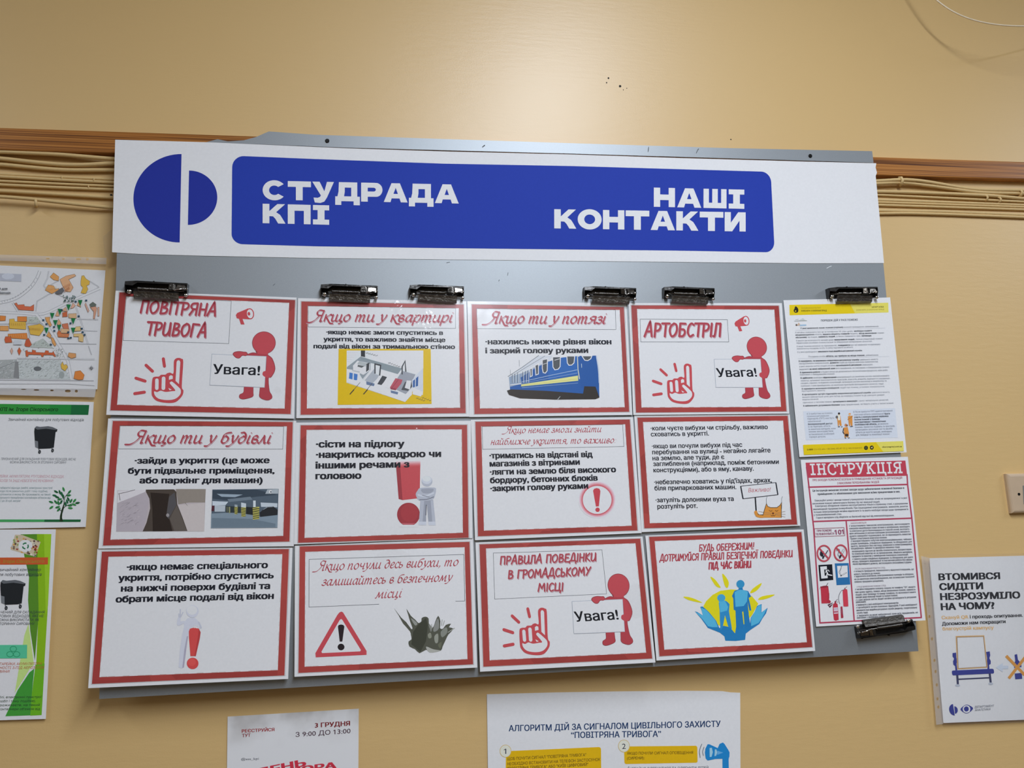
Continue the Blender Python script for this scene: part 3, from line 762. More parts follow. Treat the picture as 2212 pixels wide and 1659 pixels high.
# folded flanges at bottom and sides
def flange(a, b, depth, name):
    p = [q + Vector((0, .0016, -.0003)) for q in at_board([a, b])]; d = (p[1] - p[0]).normalized(); nrm = Vector((-d.z, 0, d.x)) * .0015
    if nrm.z < 0: nrm = -nrm
    mb = MB(); mb.prism([p[0], p[1], p[1] + nrm, p[0] + nrm], (0, depth, 0)); mb.build(name, M_EDGE, board)
flange((214.2, 1510), (1984, 1406.5), .014, 'bottom_flange')
STRIP = [(446, 307), (470, 300.5), (492, 305.5), (527, 303), (553, 296), (570, 288.5), (580.5, 284), (590, 284.5), (680, 291), (1240, 309.5), (1560, 319.5), (1652, 321.7), (1884, 326.5), (1887, 351.5), (1740, 347), (1240, 332), (740, 318.7)]
mb = MB(); mb.prism(at_board(STRIP, -.0012), (0, .0015, 0)); mb.build('top_flange', M_BOARD, board)
# screws through the strip into the rail, with their dark heads
for x, y in ((707, 304.5), (1750, 337)):
    s = B.at((x, y), -.0012)[0]
    mb = MB(); mb.tube([(s[0], s[1] + .001, s[2]), (s[0], s[1] - .0012, s[2]), (s[0], s[1] - .0018, s[2])], [.0039, .0039, .003], 18); mb.build('screw', M_SCREW, board)
# scuffs in the paint
for (x, y, l, a) in ((1401, 322, 8, 85), (1507, 325, 9, 60), (1045, 315, 6, 35), (1097, 592, 6, 80), (968, 567, 7, 10), (592, 615, 5, 40), (1791, 577, 11, 25), (1078, 606, 3, 70)):
    ar = Art(B, (0, 0, 1), lift=.0002)
    dx, dy = math.cos(math.radians(a)) * l / 2, -math.sin(math.radians(a)) * l / 2
    ar.line([(x - dx, y - dy), (x + dx * .2, y + dy * .4), (x + dx, y + dy)], 1.2, 'c3c8ca' if x == 1791 else '54595a')
    ar.build('paint_scuff', board)

# ------------------------------------------------------------------ banner
PB = Plane(BOARD_H + .0008)
a0 = PB.at((1075, 560))[0]
banner = empty('banner', (a0[0], a0[1], a0[2]), 'long white banner with blue panel and half-disc logo across the board top', 'banner')
OUT = [(248.9, 301.8), (458.5, 307.6), (740, 320), (958.5, 327), (1240, 333.8), (1458, 341), (1740, 349), (1893, 352.6), (1891.5, 362), (1894.5, 373), (1891.7, 380), (1909.7, 568.3), (1740, 568.7), (1500, 566.3), (1240, 563.8), (958, 560.5), (680, 557.4), (436, 552.4), (300, 548.6), (242, 544.8)]
prism_px('paper', OUT, PB, .0006, ink('cbd0da'), banner)
ar = Art(PB, (180, 260, .25316), up=(.02, -1))
navy = '212d82'
big = [(838, 287)] + [(838 - 5.3 - (406 * math.sin(math.pi * i / 40)) * 1.0 - 5.5 * (1 - math.cos(math.pi * i / 40)) * .0, 664.5 - 377.5 * math.cos(math.pi * i / 40)) for i in range(1, 40)] + [(822, 1042)]
big = [(838 - 16 * i / 40 - 403 * math.sin(math.pi * i / 40), 664.5 - 377.5 * math.cos(math.pi * i / 40)) for i in range(41)]
small = [(902 - 10 * i / 40 + 246 * math.sin(math.pi * i / 40), 660 - 232 * math.cos(math.pi * i / 40)) for i in range(41)]
ar.poly(big, navy); ar.poly(small, navy); ar.build('logo', banner)
ar = Art(PB, (0, 0, 1))
def corner(c, a, b, n=8):      # quarter round between two edge points, towards the corner c
    c, a, b = map(np.array, (c, a, b)); out = []
    for i in range(n + 1):
        t = i / n * math.pi / 2
        out.append(tuple(c + (a - c) * (1 - math.sin(t)) + (b - c) * (1 - math.cos(t))))
    return out
pan = corner((501.8, 336.5), (501.5, 361), (526.8, 337.2)) + [(680, 343.5), (958.5, 353.5), (1240, 358.8), (1458.5, 365.2)] + corner((1665, 371.2), (1644.5, 370.6), (1666, 394)) \
    + corner((1673, 545.5), (1672.4, 523.3), (1653.4, 544.8)) + [(1458.5, 541.3), (1240, 539), (958.5, 536), (680, 532)] + corner((500, 526.8), (524.3, 527.6), (500.2, 505))
ar.poly(pan, '22368f'); ar.build('blue_panel', banner)
ar = Art(PB, (0, 0, 1), up=(.0, -1), lift=.0004)
lt = 'ccd3e2'
ar.block('СТУДРАДА', (567.3, 431), (990.9, 439.7), 41, lt, .07)
ar.block('КПІ', (567.3, 482), (711.1, 485.6), 42, lt, .12)
ar.build('lettering', banner)
ar.block('НАШІ', (1412.4, 446.6), (1607.8, 451.2), 41.5, lt, .12)
ar.block('КОНТАКТИ', (1197.2, 493.3), (1610.8, 500.2), 41.5, lt, .07)
ar.build('lettering', banner)

# ------------------------------------------------------------------ the red framed sheets
K = .19892
def sheet(label, corners, crop, outer, inner, tilt, h=.0007, drop_line=True):
    """A laminated A4 sheet: white paper, marbled red border; returns (root, art)."""
    zc = B.at(np.mean(corners, axis=0))[0]
    ztop = B.at(np.mean(corners[:2], axis=0))[0][2]
    pl = Plane(BOARD_H + h + .0006, tilt, 0, zc[0], ztop)
    c = pl.at(np.mean(corners, axis=0))[0]
    root = empty('safety_sheet', tuple(c), label, 'safety sheet', 'red framed safety sheets on the board')
    prism_px('paper', corners, pl, .0006, M_LAM, root)
    up = np.array(corners[0], float) + np.array(corners[1]) - np.array(corners[2]) - np.array(corners[3])
    ar = Art(pl, crop, up, 1)
    o, i = np.array(outer, float), np.array(inner, float)
    V = np.concatenate([o, i]); Fs = [[k, (k + 1) % 4, 4 + (k + 1) % 4, 4 + k] for k in range(4)]
    ar.raw(V, Fs, M_RED)
    ctr = (o.mean(0) + i.mean(0)) / 2
    lo = ctr + (o - ctr) * 1.0065; li = ctr + (i - ctr) * .9935
    ar.line([tuple(p) for p in lo], 3, '7d7470', False, closed=True)
    # broken grey line on the inner edge
    for k in range(4):
        a, b = li[k], li[(k + 1) % 4]; n = 24
        for j in range(n):
            if (j * 7 + k * 3) % 5 < 3:
                p = a + (b - a) * j / n; q = a + (b - a) * (j + .9) / n
                ar.line([tuple(p), tuple(q)], 4 if k == 2 else 2.5, 'ab9d97', False); ar.k -= 1
    ar.build('border', root)
    return root, ar
def box(ar, quad, w=3.5, m='34383f'): ar.line(quad, w, m, False, closed=True)
BLK = '1c1f28'; RD = '9c3e48'; SH = 'a8868c'; RED = 'b04449'
def cors(ar, s, p0, p1, xh, shadow=True, w=.27):
    if shadow: ar.strokes(CORS, s, p0, p1, xh, SH, w, .28, (38, .3), 4, 'all', off=(7, 9))
    ar.strokes(CORS, s, p0, p1, xh, RD, w, .28, (38, .3), 4, 'all')
def hand(ar, s, p0, p1, cap, shadow=True, w=.15):
    if shadow: ar.strokes(HAND, s, p0, p1, cap, SH, w, .12, None, 4, 'all', off=(7, 10))
    ar.strokes(HAND, s, p0, p1, cap, RD, w, .12, None, 4, 'all')
BB = .05       # how much the heavy text is fattened
def lines(ar, rows, x, m=BLK, bold=BB):
    for s, a, b in rows: ar.text(s, a, b, m, x=x, bold=bold)

def megaphone(ar):
    ar.poly([(1590, 332), (1470, 382), (1455, 405), (1465, 440), (1490, 445), (1510, 507), (1550, 507), (1528, 447), (1605, 452)], RED)
    ar.ell(1610, 391, 43, 60, RED, -8); ar.ell(1609, 391, 33, 49, 'cdd3da', -8); ar.ell(1597, 391, 15, 20, RED, -8)
def pointing_hand(ar):
    for a, b in (((668, 880), (680, 960)), ((480, 950), (550, 1015)), ((370, 1090), (470, 1122)), ((357, 1258), (462, 1242))): ar.line([a, b], 33, RED)
    ar.poly([(540, 1250), (548, 1105), (572, 1076), (620, 1072), (642, 1054), (690, 1052), (708, 1038), (740, 1030), (778, 1036), (782, 915), (800, 880), (832, 870), (865, 880), (884, 915), (868, 1175), (886, 1225), (870, 1285), (800, 1350), (700, 1358), (600, 1338), (555, 1298)], RED, smooth=4)
    w = 'cdd3da'
    ar.poly([(812, 915), (820, 900), (832, 895), (846, 902), (852, 918), (838, 1155), (800, 1120)], w)
    ar.line([(598, 1112), (597, 1200)], 38, w); ar.line([(671, 1092), (668, 1200)], 40, w)
    ar.poly([(728, 1108), (730, 1070), (750, 1058), (770, 1066), (770, 1098), (745, 1104)], w)
    ar.poly([(568, 1234), (600, 1242), (640, 1226), (690, 1240), (760, 1232), (798, 1222), (740, 1150), (746, 1132), (766, 1130), (838, 1192), (858, 1225), (848, 1272), (790, 1318), (700, 1328), (615, 1312), (575, 1275)], w, smooth=3)
    ar.poly([(722, 1195), (760, 1216), (735, 1222)], w)
def warning_figure(ar, ex='Увага!'):
    dk = '7a3038'; c = 'ad444b'; c2 = 'a03c44'
    body = [(1580, 840), (1640, 815), (1690, 822), (1680, 795), (1810, 795), (1800, 835), (1850, 880), (1880, 990), (1840, 1075), (1808, 1090), (1818, 1225), (1843, 1275), (1843, 1308), (1800, 1328), (1740, 1312), (1712, 1285), (1715, 1240), (1715, 1170), (1650, 1170), (1642, 1240), (1640, 1285), (1590, 1306), (1530, 1316), (1497, 1302), (1500, 1270), (1540, 1245), (1550, 1165), (1600, 900)]
    body = [tuple(q) for q in catmull(body, 4, True)]; ar.line(body, 8, dk, closed=True); ar.poly(body, c2)
    ar.ell(1760, 706, 128, 123, dk); ar.ell(1760, 706, 123, 118, c)
    ar.poly([(1690, 790), (1820, 790), (1800, 834), (1690, 826)], c)
    ar.poly([(1195, 829), (1786, 854), (1766, 1191), (1172, 1165)], 'c9cfd6'); ar.line([(1195, 829), (1786, 854), (1766, 1191), (1172, 1165)], 5, '9aa0a8', False, closed=True)
    ar.poly([(1422, 832), (1440, 806), (1490, 797), (1540, 803), (1570, 806), (1586, 832), (1562, 850), (1525, 848), (1495, 875), (1455, 870)], dk, smooth=4)
    ar.poly([(1428, 832), (1444, 811), (1490, 803), (1540, 808), (1566, 811), (1580, 832), (1560, 845), (1522, 843), (1492, 869), (1458, 864)], c, smooth=4)
    ar.poly([(1788, 850), (1830, 872), (1862, 930), (1876, 990), (1845, 1060), (1810, 1085), (1778, 1080), (1745, 1055), (1752, 1020), (1780, 1008), (1792, 960)], c, smooth=3)
    ar.text(ex, (1205, 1043), (1716, 1058), '15181f', cap=106, bold=.022)
CARD0 = [(1195, 829), (1786, 854), (1172, 1165)]; HAND0 = [(832, 870), (540, 1250), (886, 1225)]; MEG0 = [(1610, 391), (1455, 405), (1530, 507)]
def printed(ar, root, name, fn, src=None, dst=None):
    if dst: ar.set_aff(src, dst)
    fn(ar); o = ar.build(name, root); ar.set_aff(); return o

def wrinkle(a, r, cx, cy, w, h, amp=.00035, seed=1):
    """A blistered patch of the laminating film, in photo pixels."""
    rg = random.Random(seed); nx, ny = max(8, int(w / 1.6)), max(8, int(h / 1.6))
    ph = [(rg.uniform(.25, .9), rg.uniform(0, 6.28), rg.uniform(0, 6.28), rg.uniform(.3, 1)) for _ in range(9)]
    px, lf = [], []
    for j in range(ny + 1):
        for i in range(nx + 1):
            u, v = i / nx * 2 - 1, j / ny * 2 - 1
            x, y = cx + u * w / 2, cy + v * h / 2
            e = max(0, 1 - u * u) * max(0, 1 - v * v)
            z = sum(g * math.sin(k * (x * math.cos(t) + y * math.sin(t)) + p) for k, t, p, g in ph) / 4
            px.append((x, y)); lf.append(.0009 + 1.5 * amp * e * z)
    co = np.array([a.pl.at(p, l)[0] for p, l in zip(px, lf)])
    f = [[j * (nx + 1) + i, j * (nx + 1) + i + 1, (j + 1) * (nx + 1) + i + 1, (j + 1) * (nx + 1) + i] for j in range(ny) for i in range(nx)
         if ((i + .5) / nx * 2 - 1) ** 2 + ((j + .5) / ny * 2 - 1) ** 2 < 1]
    mesh_obj('film_blister', co, f, F_GLOSS, parent=r, smooth=True)

# row 1 ---------------------------------------------------------------
def s00():
    r, a = sheet('red framed sheet with pointing hand, top row, left end, title half under a clip',
        [(249.8, 627.8), (640.7, 642.8), (635.7, 904.3), (229.5, 896)], (220, 600, K),
        [(190, 158), (2100, 243), (2050, 1480), (92, 1440)], [(262, 200), (2035, 272), (1985, 1422), (165, 1380)], .016)
    box(a, [(265, 200), (1405, 252), (1378, 715), (232, 680)]); a.build('heading_box', r)
    hand(a, 'ПОВІТРЯНА', (412, 378), (1250, 415), 128, w=.17); hand(a, 'ТРИВОГА', (478, 615), (1142, 645), 135, w=.17); a.build('heading', r)
    printed(a, r, 'megaphone_icon', megaphone); printed(a, r, 'pointing_hand_icon', pointing_hand); printed(a, r, 'warning_figure_picture', warning_figure)
    wrinkle(a, r, 600, 842, 13, 15, .0006, 3)
s00()
def s01():
    r, a = sheet('red framed sheet with a yellow picture of a cut-open flat, under two clips',
        [(643.5, 644), (1007.3, 650.7), (1013.9, 900), (640, 903.3)], (630, 600, K),
        [(105, 258), (1868, 292), (1890, 1470), (98, 1487)], [(175, 304), (1815, 330), (1830, 1413), (165, 1420)], .014)
    box(a, [(180, 305), (1780, 330), (1780, 550), (180, 535)]); a.build('heading_box', r)
    cors(a, 'Якщо ти у квартирі', (215, 470), (1745, 480), 72); a.build('heading', r)
    lines(a, [('·якщо немає змоги спуститись в', (375, 612), (1645, 620)), ('укриття, то важливо знайти місце', (345, 688), (1670, 697)), ('подалі від вікон за тримальною стіною', (237, 765), (1775, 772))], 35)
    a.build('body_text', r)
    p = a.poly
    p([(510, 772), (1510, 772), (1520, 1370), (500, 1380)], 'cca50f')
    p([(598, 790), (1430, 790), (1425, 1275), (1315, 1230), (1232, 1350), (595, 1140)], 'c3c8cc')
    p([(598, 790), (740, 790), (600, 960)], 'ced3d6'); p([(860, 790), (1430, 790), (1430, 985), (1345, 1045), (1195, 985), (870, 885)], 'cbd1d6')
    for k in range(5): a.line([(600, 815 + 24 * k), (720 - 22 * k, 815 + 24 * k)], 2, 'a9afb3', False)
    p([(750, 855), (865, 892), (1200, 985), (1152, 1046), (968, 992), (960, 950), (905, 935), (855, 925), (750, 890)], '7b868a')
    p([(600, 970), (750, 855), (752, 890), (860, 905), (855, 1000), (770, 1100), (740, 1050), (690, 1010), (600, 990)], '828b90')
    p([(752, 790), (797, 790), (797, 862), (752, 852)], '2f3235')
    p([(665, 955), (715, 900), (825, 925), (852, 935), (845, 1010), (778, 1055), (668, 1000)], 'cfd3d4'); p([(712, 935), (735, 905), (820, 930), (800, 965)], 'a0a6a6'); p([(720, 945), (790, 960), (760, 978), (715, 965)], '565b5b')
    p([(812, 935), (845, 920), (838, 1000), (808, 1025)], '3b3f42')
    p([(598, 990), (668, 1000), (742, 1025), (738, 1115), (597, 1140)], 'ccd1d5'); p([(628, 1028), (716, 1048), (710, 1116), (622, 1095)], '3a6cab'); p([(664, 1036), (676, 1039), (674, 1108), (661, 1104)], 'd0d5da')
    p([(660, 1000), (740, 1018), (738, 1032), (655, 1012)], 'a7acae')
    p([(775, 1100), (895, 975), (905, 1045), (960, 1060), (865, 1160)], '9aa0a6'); p([(775, 1105), (895, 972), (900, 985), (795, 1112)], 'd6dadd')
    p([(885, 1168), (985, 1000), (1150, 1050), (1120, 1090), (1040, 1195)], 'ccd0d2'); p([(930, 1155), (985, 1063), (1036, 1078), (1000, 1135), (975, 1165)], '3a3d42')
    p([(1040, 1195), (1195, 990), (1205, 1000), (1070, 1210)], 'd3d7da')
    p([(1085, 1190), (1200, 1010), (1345, 1050), (1310, 1120), (1305, 1190), (1240, 1262)], '8b8f97')
    p([(1068, 1190), (1128, 1090), (1205, 1108), (1190, 1150), (1130, 1222), (1075, 1210)], 'a44a57'); a.line([(1090, 1195), (1160, 1105)], 5, '7c3340', False); p([(1068, 1190), (1075, 1210), (1130, 1222), (1132, 1200)], '8a3a48')
    p([(1190, 1218), (1232, 1130), (1300, 1130), (1310, 1180), (1262, 1228)], '44474c'); p([(1228, 1195), (1250, 1115), (1300, 1118), (1285, 1215)], 'd3d7db')
    p([(1308, 1110), (1428, 978), (1428, 1245), (1310, 1185)], 'b7bcc4'); p([(1318, 1120), (1376, 1068), (1372, 1175), (1316, 1192)], '2e558c'); a.line([(1345, 1095), (1343, 1185)], 8, 'c2c7ce', False)
    p([(1318, 1190), (1428, 1240), (1405, 1290), (1312, 1265)], 'cfd3d8')
    a.line([(905, 1042), (905, 936), (966, 950), (956, 1062)], 13, '33363b', False); a.line([(1200, 1050), (1200, 965), (1232, 905), (1240, 1020)], 13, '3a3d42', False)
    p([(596, 1135), (740, 1105), (810, 1125), (905, 1155), (1080, 1212), (1240, 1262), (1312, 1190), (1305, 1270), (1232, 1350)], 'c6cad2')
    p([(810, 1125), (902, 1150), (893, 1178), (812, 1160)], '5a6c88'); p([(1075, 1222), (1158, 1242), (1150, 1268), (1078, 1250)], '5a6c88')
    for x0, y0, x1, y1 in ((635, 1262, 742, 1138), (782, 1262, 872, 1148)): a.line([(x0, y0), (x1, y1)], 5, '4a473e'); a.line([(x0, y0), (x0 + 40, y0 - 46)], 10, '39362c')
    for x0, y0, n, dx, dy in ((808, 815, 10, 13, 3.6), (1052, 922, 10, 13, 5), (1355, 1305, 8, 12, 4.5), (1415, 1300, 8, 13, 5)):
        for j in range(n): a.line([(x0 + j * dx, y0 + j * dy), (x0 + j * dx + 7, y0 + j * dy + (-8 if j % 2 else 6))], 4, '3b3d40'); a.k -= 1
    a.build('flat_picture', r)
    wrinkle(a, r, 856, 662, 26, 30, .0006, 4)
    wrinkle(a, r, 917, 690, 52, 44, .0005, 5)
s01()
def s02():
    r, a = sheet('red framed sheet with a blue railway carriage picture, top row',
        [(1009.5, 650.5), (1353, 655), (1366, 896.4), (1014, 901)], (1000, 600, K),
        [(95, 290), (1748, 318), (1806, 1455), (125, 1480)], [(150, 335), (1703, 348), (1757, 1408), (185, 1420)], .012)
    box(a, [(150, 335), (1655, 348), (1662, 562), (150, 553)]); a.build('heading_box', r)
    cors(a, 'Якщо ти у потязі', (265, 492), (1550, 496), 75); a.build('heading', r)
    lines(a, [('·нахились нижче рівня вікон', (243, 722), (1614, 722)), ('і закрий голову руками', (243, 820), (1362, 815))], 43); a.build('body_text', r)
    p = a.poly
    p([(500, 1070), (820, 850), (975, 845), (935, 915), (640, 1040), (500, 1085)], 'b9bdc2')
    a.line([(490, 1072), (640, 975), (822, 845)], 7, '6e7378'); a.line([(505, 1085), (690, 970), (890, 850)], 6, '80858a'); a.line([(520, 1095), (930, 868)], 5, 'd6dadd')
    p([(500, 1080), (640, 1035), (930, 905), (940, 1120), (640, 1175), (510, 1200)], '7f8fa3')
    p([(625, 1085), (780, 985), (930, 910), (1060, 868), (1450, 845), (1478, 1130), (1482, 1300), (1310, 1295), (510, 1225), (512, 1185), (640, 1150)], '1f508f')
    p([(920, 915), (1060, 868), (1250, 850), (1250, 1050), (930, 1110)], '23599b'); p([(1265, 848), (1450, 845), (1478, 1130), (1480, 1190), (1275, 1200)], '1c4d8c')
    def win(q): p(q, '474b4e'); a.line(q, 9, 'c9d0d8', closed=True)
    win([(974, 860), (1058, 858), (1055, 965), (1035, 992), (998, 1000), (978, 970)]); win([(1128, 850), (1214, 850), (1206, 925), (1180, 948), (1150, 950), (1134, 925)])
    win([(862, 892), (918, 880), (915, 1010), (895, 1036), (872, 1030), (862, 985)]); win([(784, 952), (820, 936), (820, 1045), (792, 1056)]); win([(728, 990), (752, 980), (752, 1065), (732, 1075)])
    win([(1292, 848), (1400, 848), (1388, 880), (1355, 900), (1322, 895)]); a.line([(995, 895), (1050, 880)], 6, 'd0d6da', False); a.line([(870, 940), (915, 925)], 5, 'd0d6da', False)
    for x in (535, 565, 595, 650, 680, 705): a.line([(x, 1050 - (x - 535) * .25), (x, 1140)], 5, '4d5560'); a.line([(x + 10, 1045 - (x - 535) * .25), (x + 10, 1138)], 5, 'c0c6cc')
    p([(632, 1158), (940, 1112), (1250, 1062), (1252, 1118), (940, 1150), (632, 1180)], 'cfc982'); a.line([(632, 1168), (1250, 1100)], 6, 'b9b06a', False)
    a.line([(640, 1130), (940, 1062), (1240, 1000)], 5, '9fb4cc', False); a.line([(640, 1145), (1240, 1035)], 4, '86a0c0', False); a.line([(640, 1195), (1250, 1143)], 4, '86a0c0', False)
    a.line([(1243, 850), (1250, 1000), (1266, 1100)], 8, 'c8cfae', False); a.line([(512, 1165), (632, 1150)], 10, 'c5ccd0', False)
    p([(478, 1225), (520, 1212), (900, 1228), (1305, 1258), (1318, 1178), (1440, 1182), (1482, 1300), (1440, 1318), (1000, 1322), (620, 1308), (500, 1270)], '2c2826')
    a.line([(1288, 935), (1290, 975)], 5, 'b8c6d6'); a.line([(1030, 1320), (1055, 1290)], 6, 'a8adb0'); a.line([(1450, 850), (1474, 1000), (1480, 1140)], 12, 'aab4c0'); a.line([(612, 895), (614, 960)], 4, '888d92'); a.line([(515, 1000), (518, 1050)], 3, '8e9398')
    a.build('carriage_picture', r)
s02()
def s03():
    r, a = sheet('red framed sheet with a one-word boxed title and pointing hand, top row, right end',
        [(1358, 654.7), (1689, 654.7), (1705, 893.4), (1368, 896.4)], (1350, 600, K),
        [(68, 300), (1670, 305), (1755, 1450), (120, 1464)], [(130, 338), (1622, 345), (1695, 1403), (180, 1410)], .012)
    box(a, [(165, 450), (1112, 455), (1127, 697), (172, 697)]); a.build('heading_box', r)
    hand(a, 'АРТОБСТРІЛ', (212, 636), (1050, 636), 140, w=.16); a.build('heading', r)
    printed(a, r, 'megaphone_icon', megaphone, MEG0, [(1316, 467), (1190, 497), (1258, 580)])
    printed(a, r, 'pointing_hand_icon', pointing_hand, HAND0, [(677, 932), (463, 1268), (752, 1252)])
    printed(a, r, 'warning_figure_picture', warning_figure, CARD0, [(968, 885), (1472, 884), (988, 1190)])
s03()
# row 2 ---------------------------------------------------------------
def s10():
    r, a = sheet('red framed sheet with two grey photographs of a passage and a car park',
        [(233.7, 904), (640, 909), (634.6, 1180), (212.5, 1185)], (200, 890, .20796),
        [(210, 93), (2080, 104), (2045, 1345), (108, 1387)], [(282, 142), (2018, 148), (1980, 1288), (185, 1327)], .012, .0012)
    box(a, [(285, 142), (1985, 150), (1975, 385), (268, 383)]); a.build('heading_box', r)
    cors(a, 'Якщо ти у будівлі', (400, 320), (1850, 324), 78); a.build('heading', r)
    lines(a, [('·зайди в укриття (це може', (435, 535), (1838, 530)), ('бути підвальне приміщення,', (365, 640), (1890, 636)), ('або паркінг для машин)', (485, 740), (1766, 737))], 46); a.build('body_text', r)
    p = a.poly
    p([(258, 815), (1176, 800), (1160, 1240), (245, 1242)], 'a89fa0')
    p([(262, 820), (560, 805), (540, 835), (258, 945)], 'c4c0c2'); p([(255, 950), (545, 830), (590, 900), (560, 1100), (525, 1238), (246, 1240)], 'a29a9f')
    p([(865, 800), (1176, 800), (1168, 940), (1000, 940), (890, 960)], '837b72'); p([(890, 965), (1165, 945), (1160, 1240), (985, 1238)], 'b3aba8')
    p([(552, 806), (845, 803), (870, 830), (880, 960), (940, 1110), (985, 1236), (520, 1240), (560, 1150), (598, 1000), (590, 900), (555, 830)], '453d37')
    p([(600, 836), (798, 850), (785, 930), (768, 1060), (800, 1120), (830, 1238), (625, 1240), (620, 1000)], '2a2320'); p([(795, 880), (850, 835), (872, 960), (790, 1110), (765, 1080)], '4c4a4c'); p([(800, 1110), (875, 965), (980, 1236), (850, 1238)], '57504a')
    a.ell(780, 1072, 16, 18, '8b8686'); a.line([(268, 850), (340, 835), (440, 808)], 5, '5d5658'); a.line([(275, 850), (285, 915)], 6, '6d6668'); a.line([(960, 942), (985, 972)], 4, '6e665f')
    for _ in range(70):
        x, y = random.uniform(280, 470), random.uniform(940, 1180); a.line([(x, y), (x + 22, y - 12)], 4, random.choice(['8d858b', 'b1a9ac', '968e93'])); a.k -= 1
    a.build('passage_picture', r)
    p([(1245, 805), (1932, 798), (1920, 1203), (1228, 1208)], '4b5863')
    p([(1246, 815), (1700, 805), (1925, 860), (1700, 880), (1430, 920), (1246, 900)], '34404b'); p([(1290, 850), (1560, 858), (1480, 885), (1340, 880)], '8b9aa5'); p([(1245, 925), (1410, 932), (1380, 968), (1245, 972)], 'b3bdc4'); p([(1400, 905), (1640, 880), (1660, 910), (1420, 935)], '66737d')
    p([(1232, 1055), (1500, 1040), (1740, 1085), (1922, 1070), (1920, 1200), (1228, 1206)], '75848f'); p([(1240, 1100), (1650, 1110), (1900, 1160), (1900, 1195), (1236, 1200)], '62717c')
    p([(1238, 972), (1265, 972), (1262, 1030), (1234, 1030)], '4c2630'); p([(1268, 970), (1380, 972), (1375, 1035), (1268, 1035)], 'a4adb3'); p([(1745, 940), (1920, 948), (1918, 990), (1750, 985)], 'aeb7bd')
    p([(1380, 975), (1540, 985), (1540, 1050), (1385, 1045)], '2c3438'); p([(1595, 985), (1665, 990), (1665, 1070), (1595, 1060)], '1f2528')
    p([(1735, 1045), (1775, 1010), (1815, 983), (1875, 980), (1922, 1015), (1918, 1070), (1740, 1090)], '23262a'); a.line([(1775, 1012), (1820, 986), (1870, 984)], 6, '878f95')
    def pillar(q, n):
        p(q, 'b8b35c'); q = [np.array(z, float) for z in q]
        for j in range(n):
            t = j / n; u = (j + .5) / n
            p([tuple(q[0] + (q[3] - q[0]) * t), tuple(q[1] + (q[2] - q[1]) * (t + .12)), tuple(q[1] + (q[2] - q[1]) * min(1, u + .12)), tuple(q[0] + (q[3] - q[0]) * u)], '23261f'); a.k -= 1
    p([(1668, 920), (1694, 920), (1694, 990), (1668, 990)], 'bcc4c8'); p([(1543, 940), (1594, 950), (1594, 992), (1543, 992)], 'b3bcc0'); p([(1475, 960), (1505, 965), (1505, 988), (1475, 988)], '8f999d')
    pillar([(1662, 988), (1732, 985), (1730, 1112), (1666, 1118)], 7); pillar([(1542, 990), (1592, 990), (1590, 1086), (1546, 1088)], 6); pillar([(1472, 986), (1508, 986), (1505, 1060), (1476, 1062)], 5); p([(1412, 985), (1430, 985), (1430, 1050), (1415, 1052)], '7c8060'); p([(1392, 985), (1402, 985), (1402, 1040), (1394, 1040)], '6c7058')
    p([(1815, 806), (1928, 800), (1928, 848), (1793, 850)], '9ba3a8'); a.ell(1848, 828, 16, 18, 'd2d8dc'); a.ell(1852, 830, 8, 9, '59636a')
    a.build('car_park_picture', r)
    wrinkle(a, r, 249, 1172, 14, 10, .0006, 6)
s10()
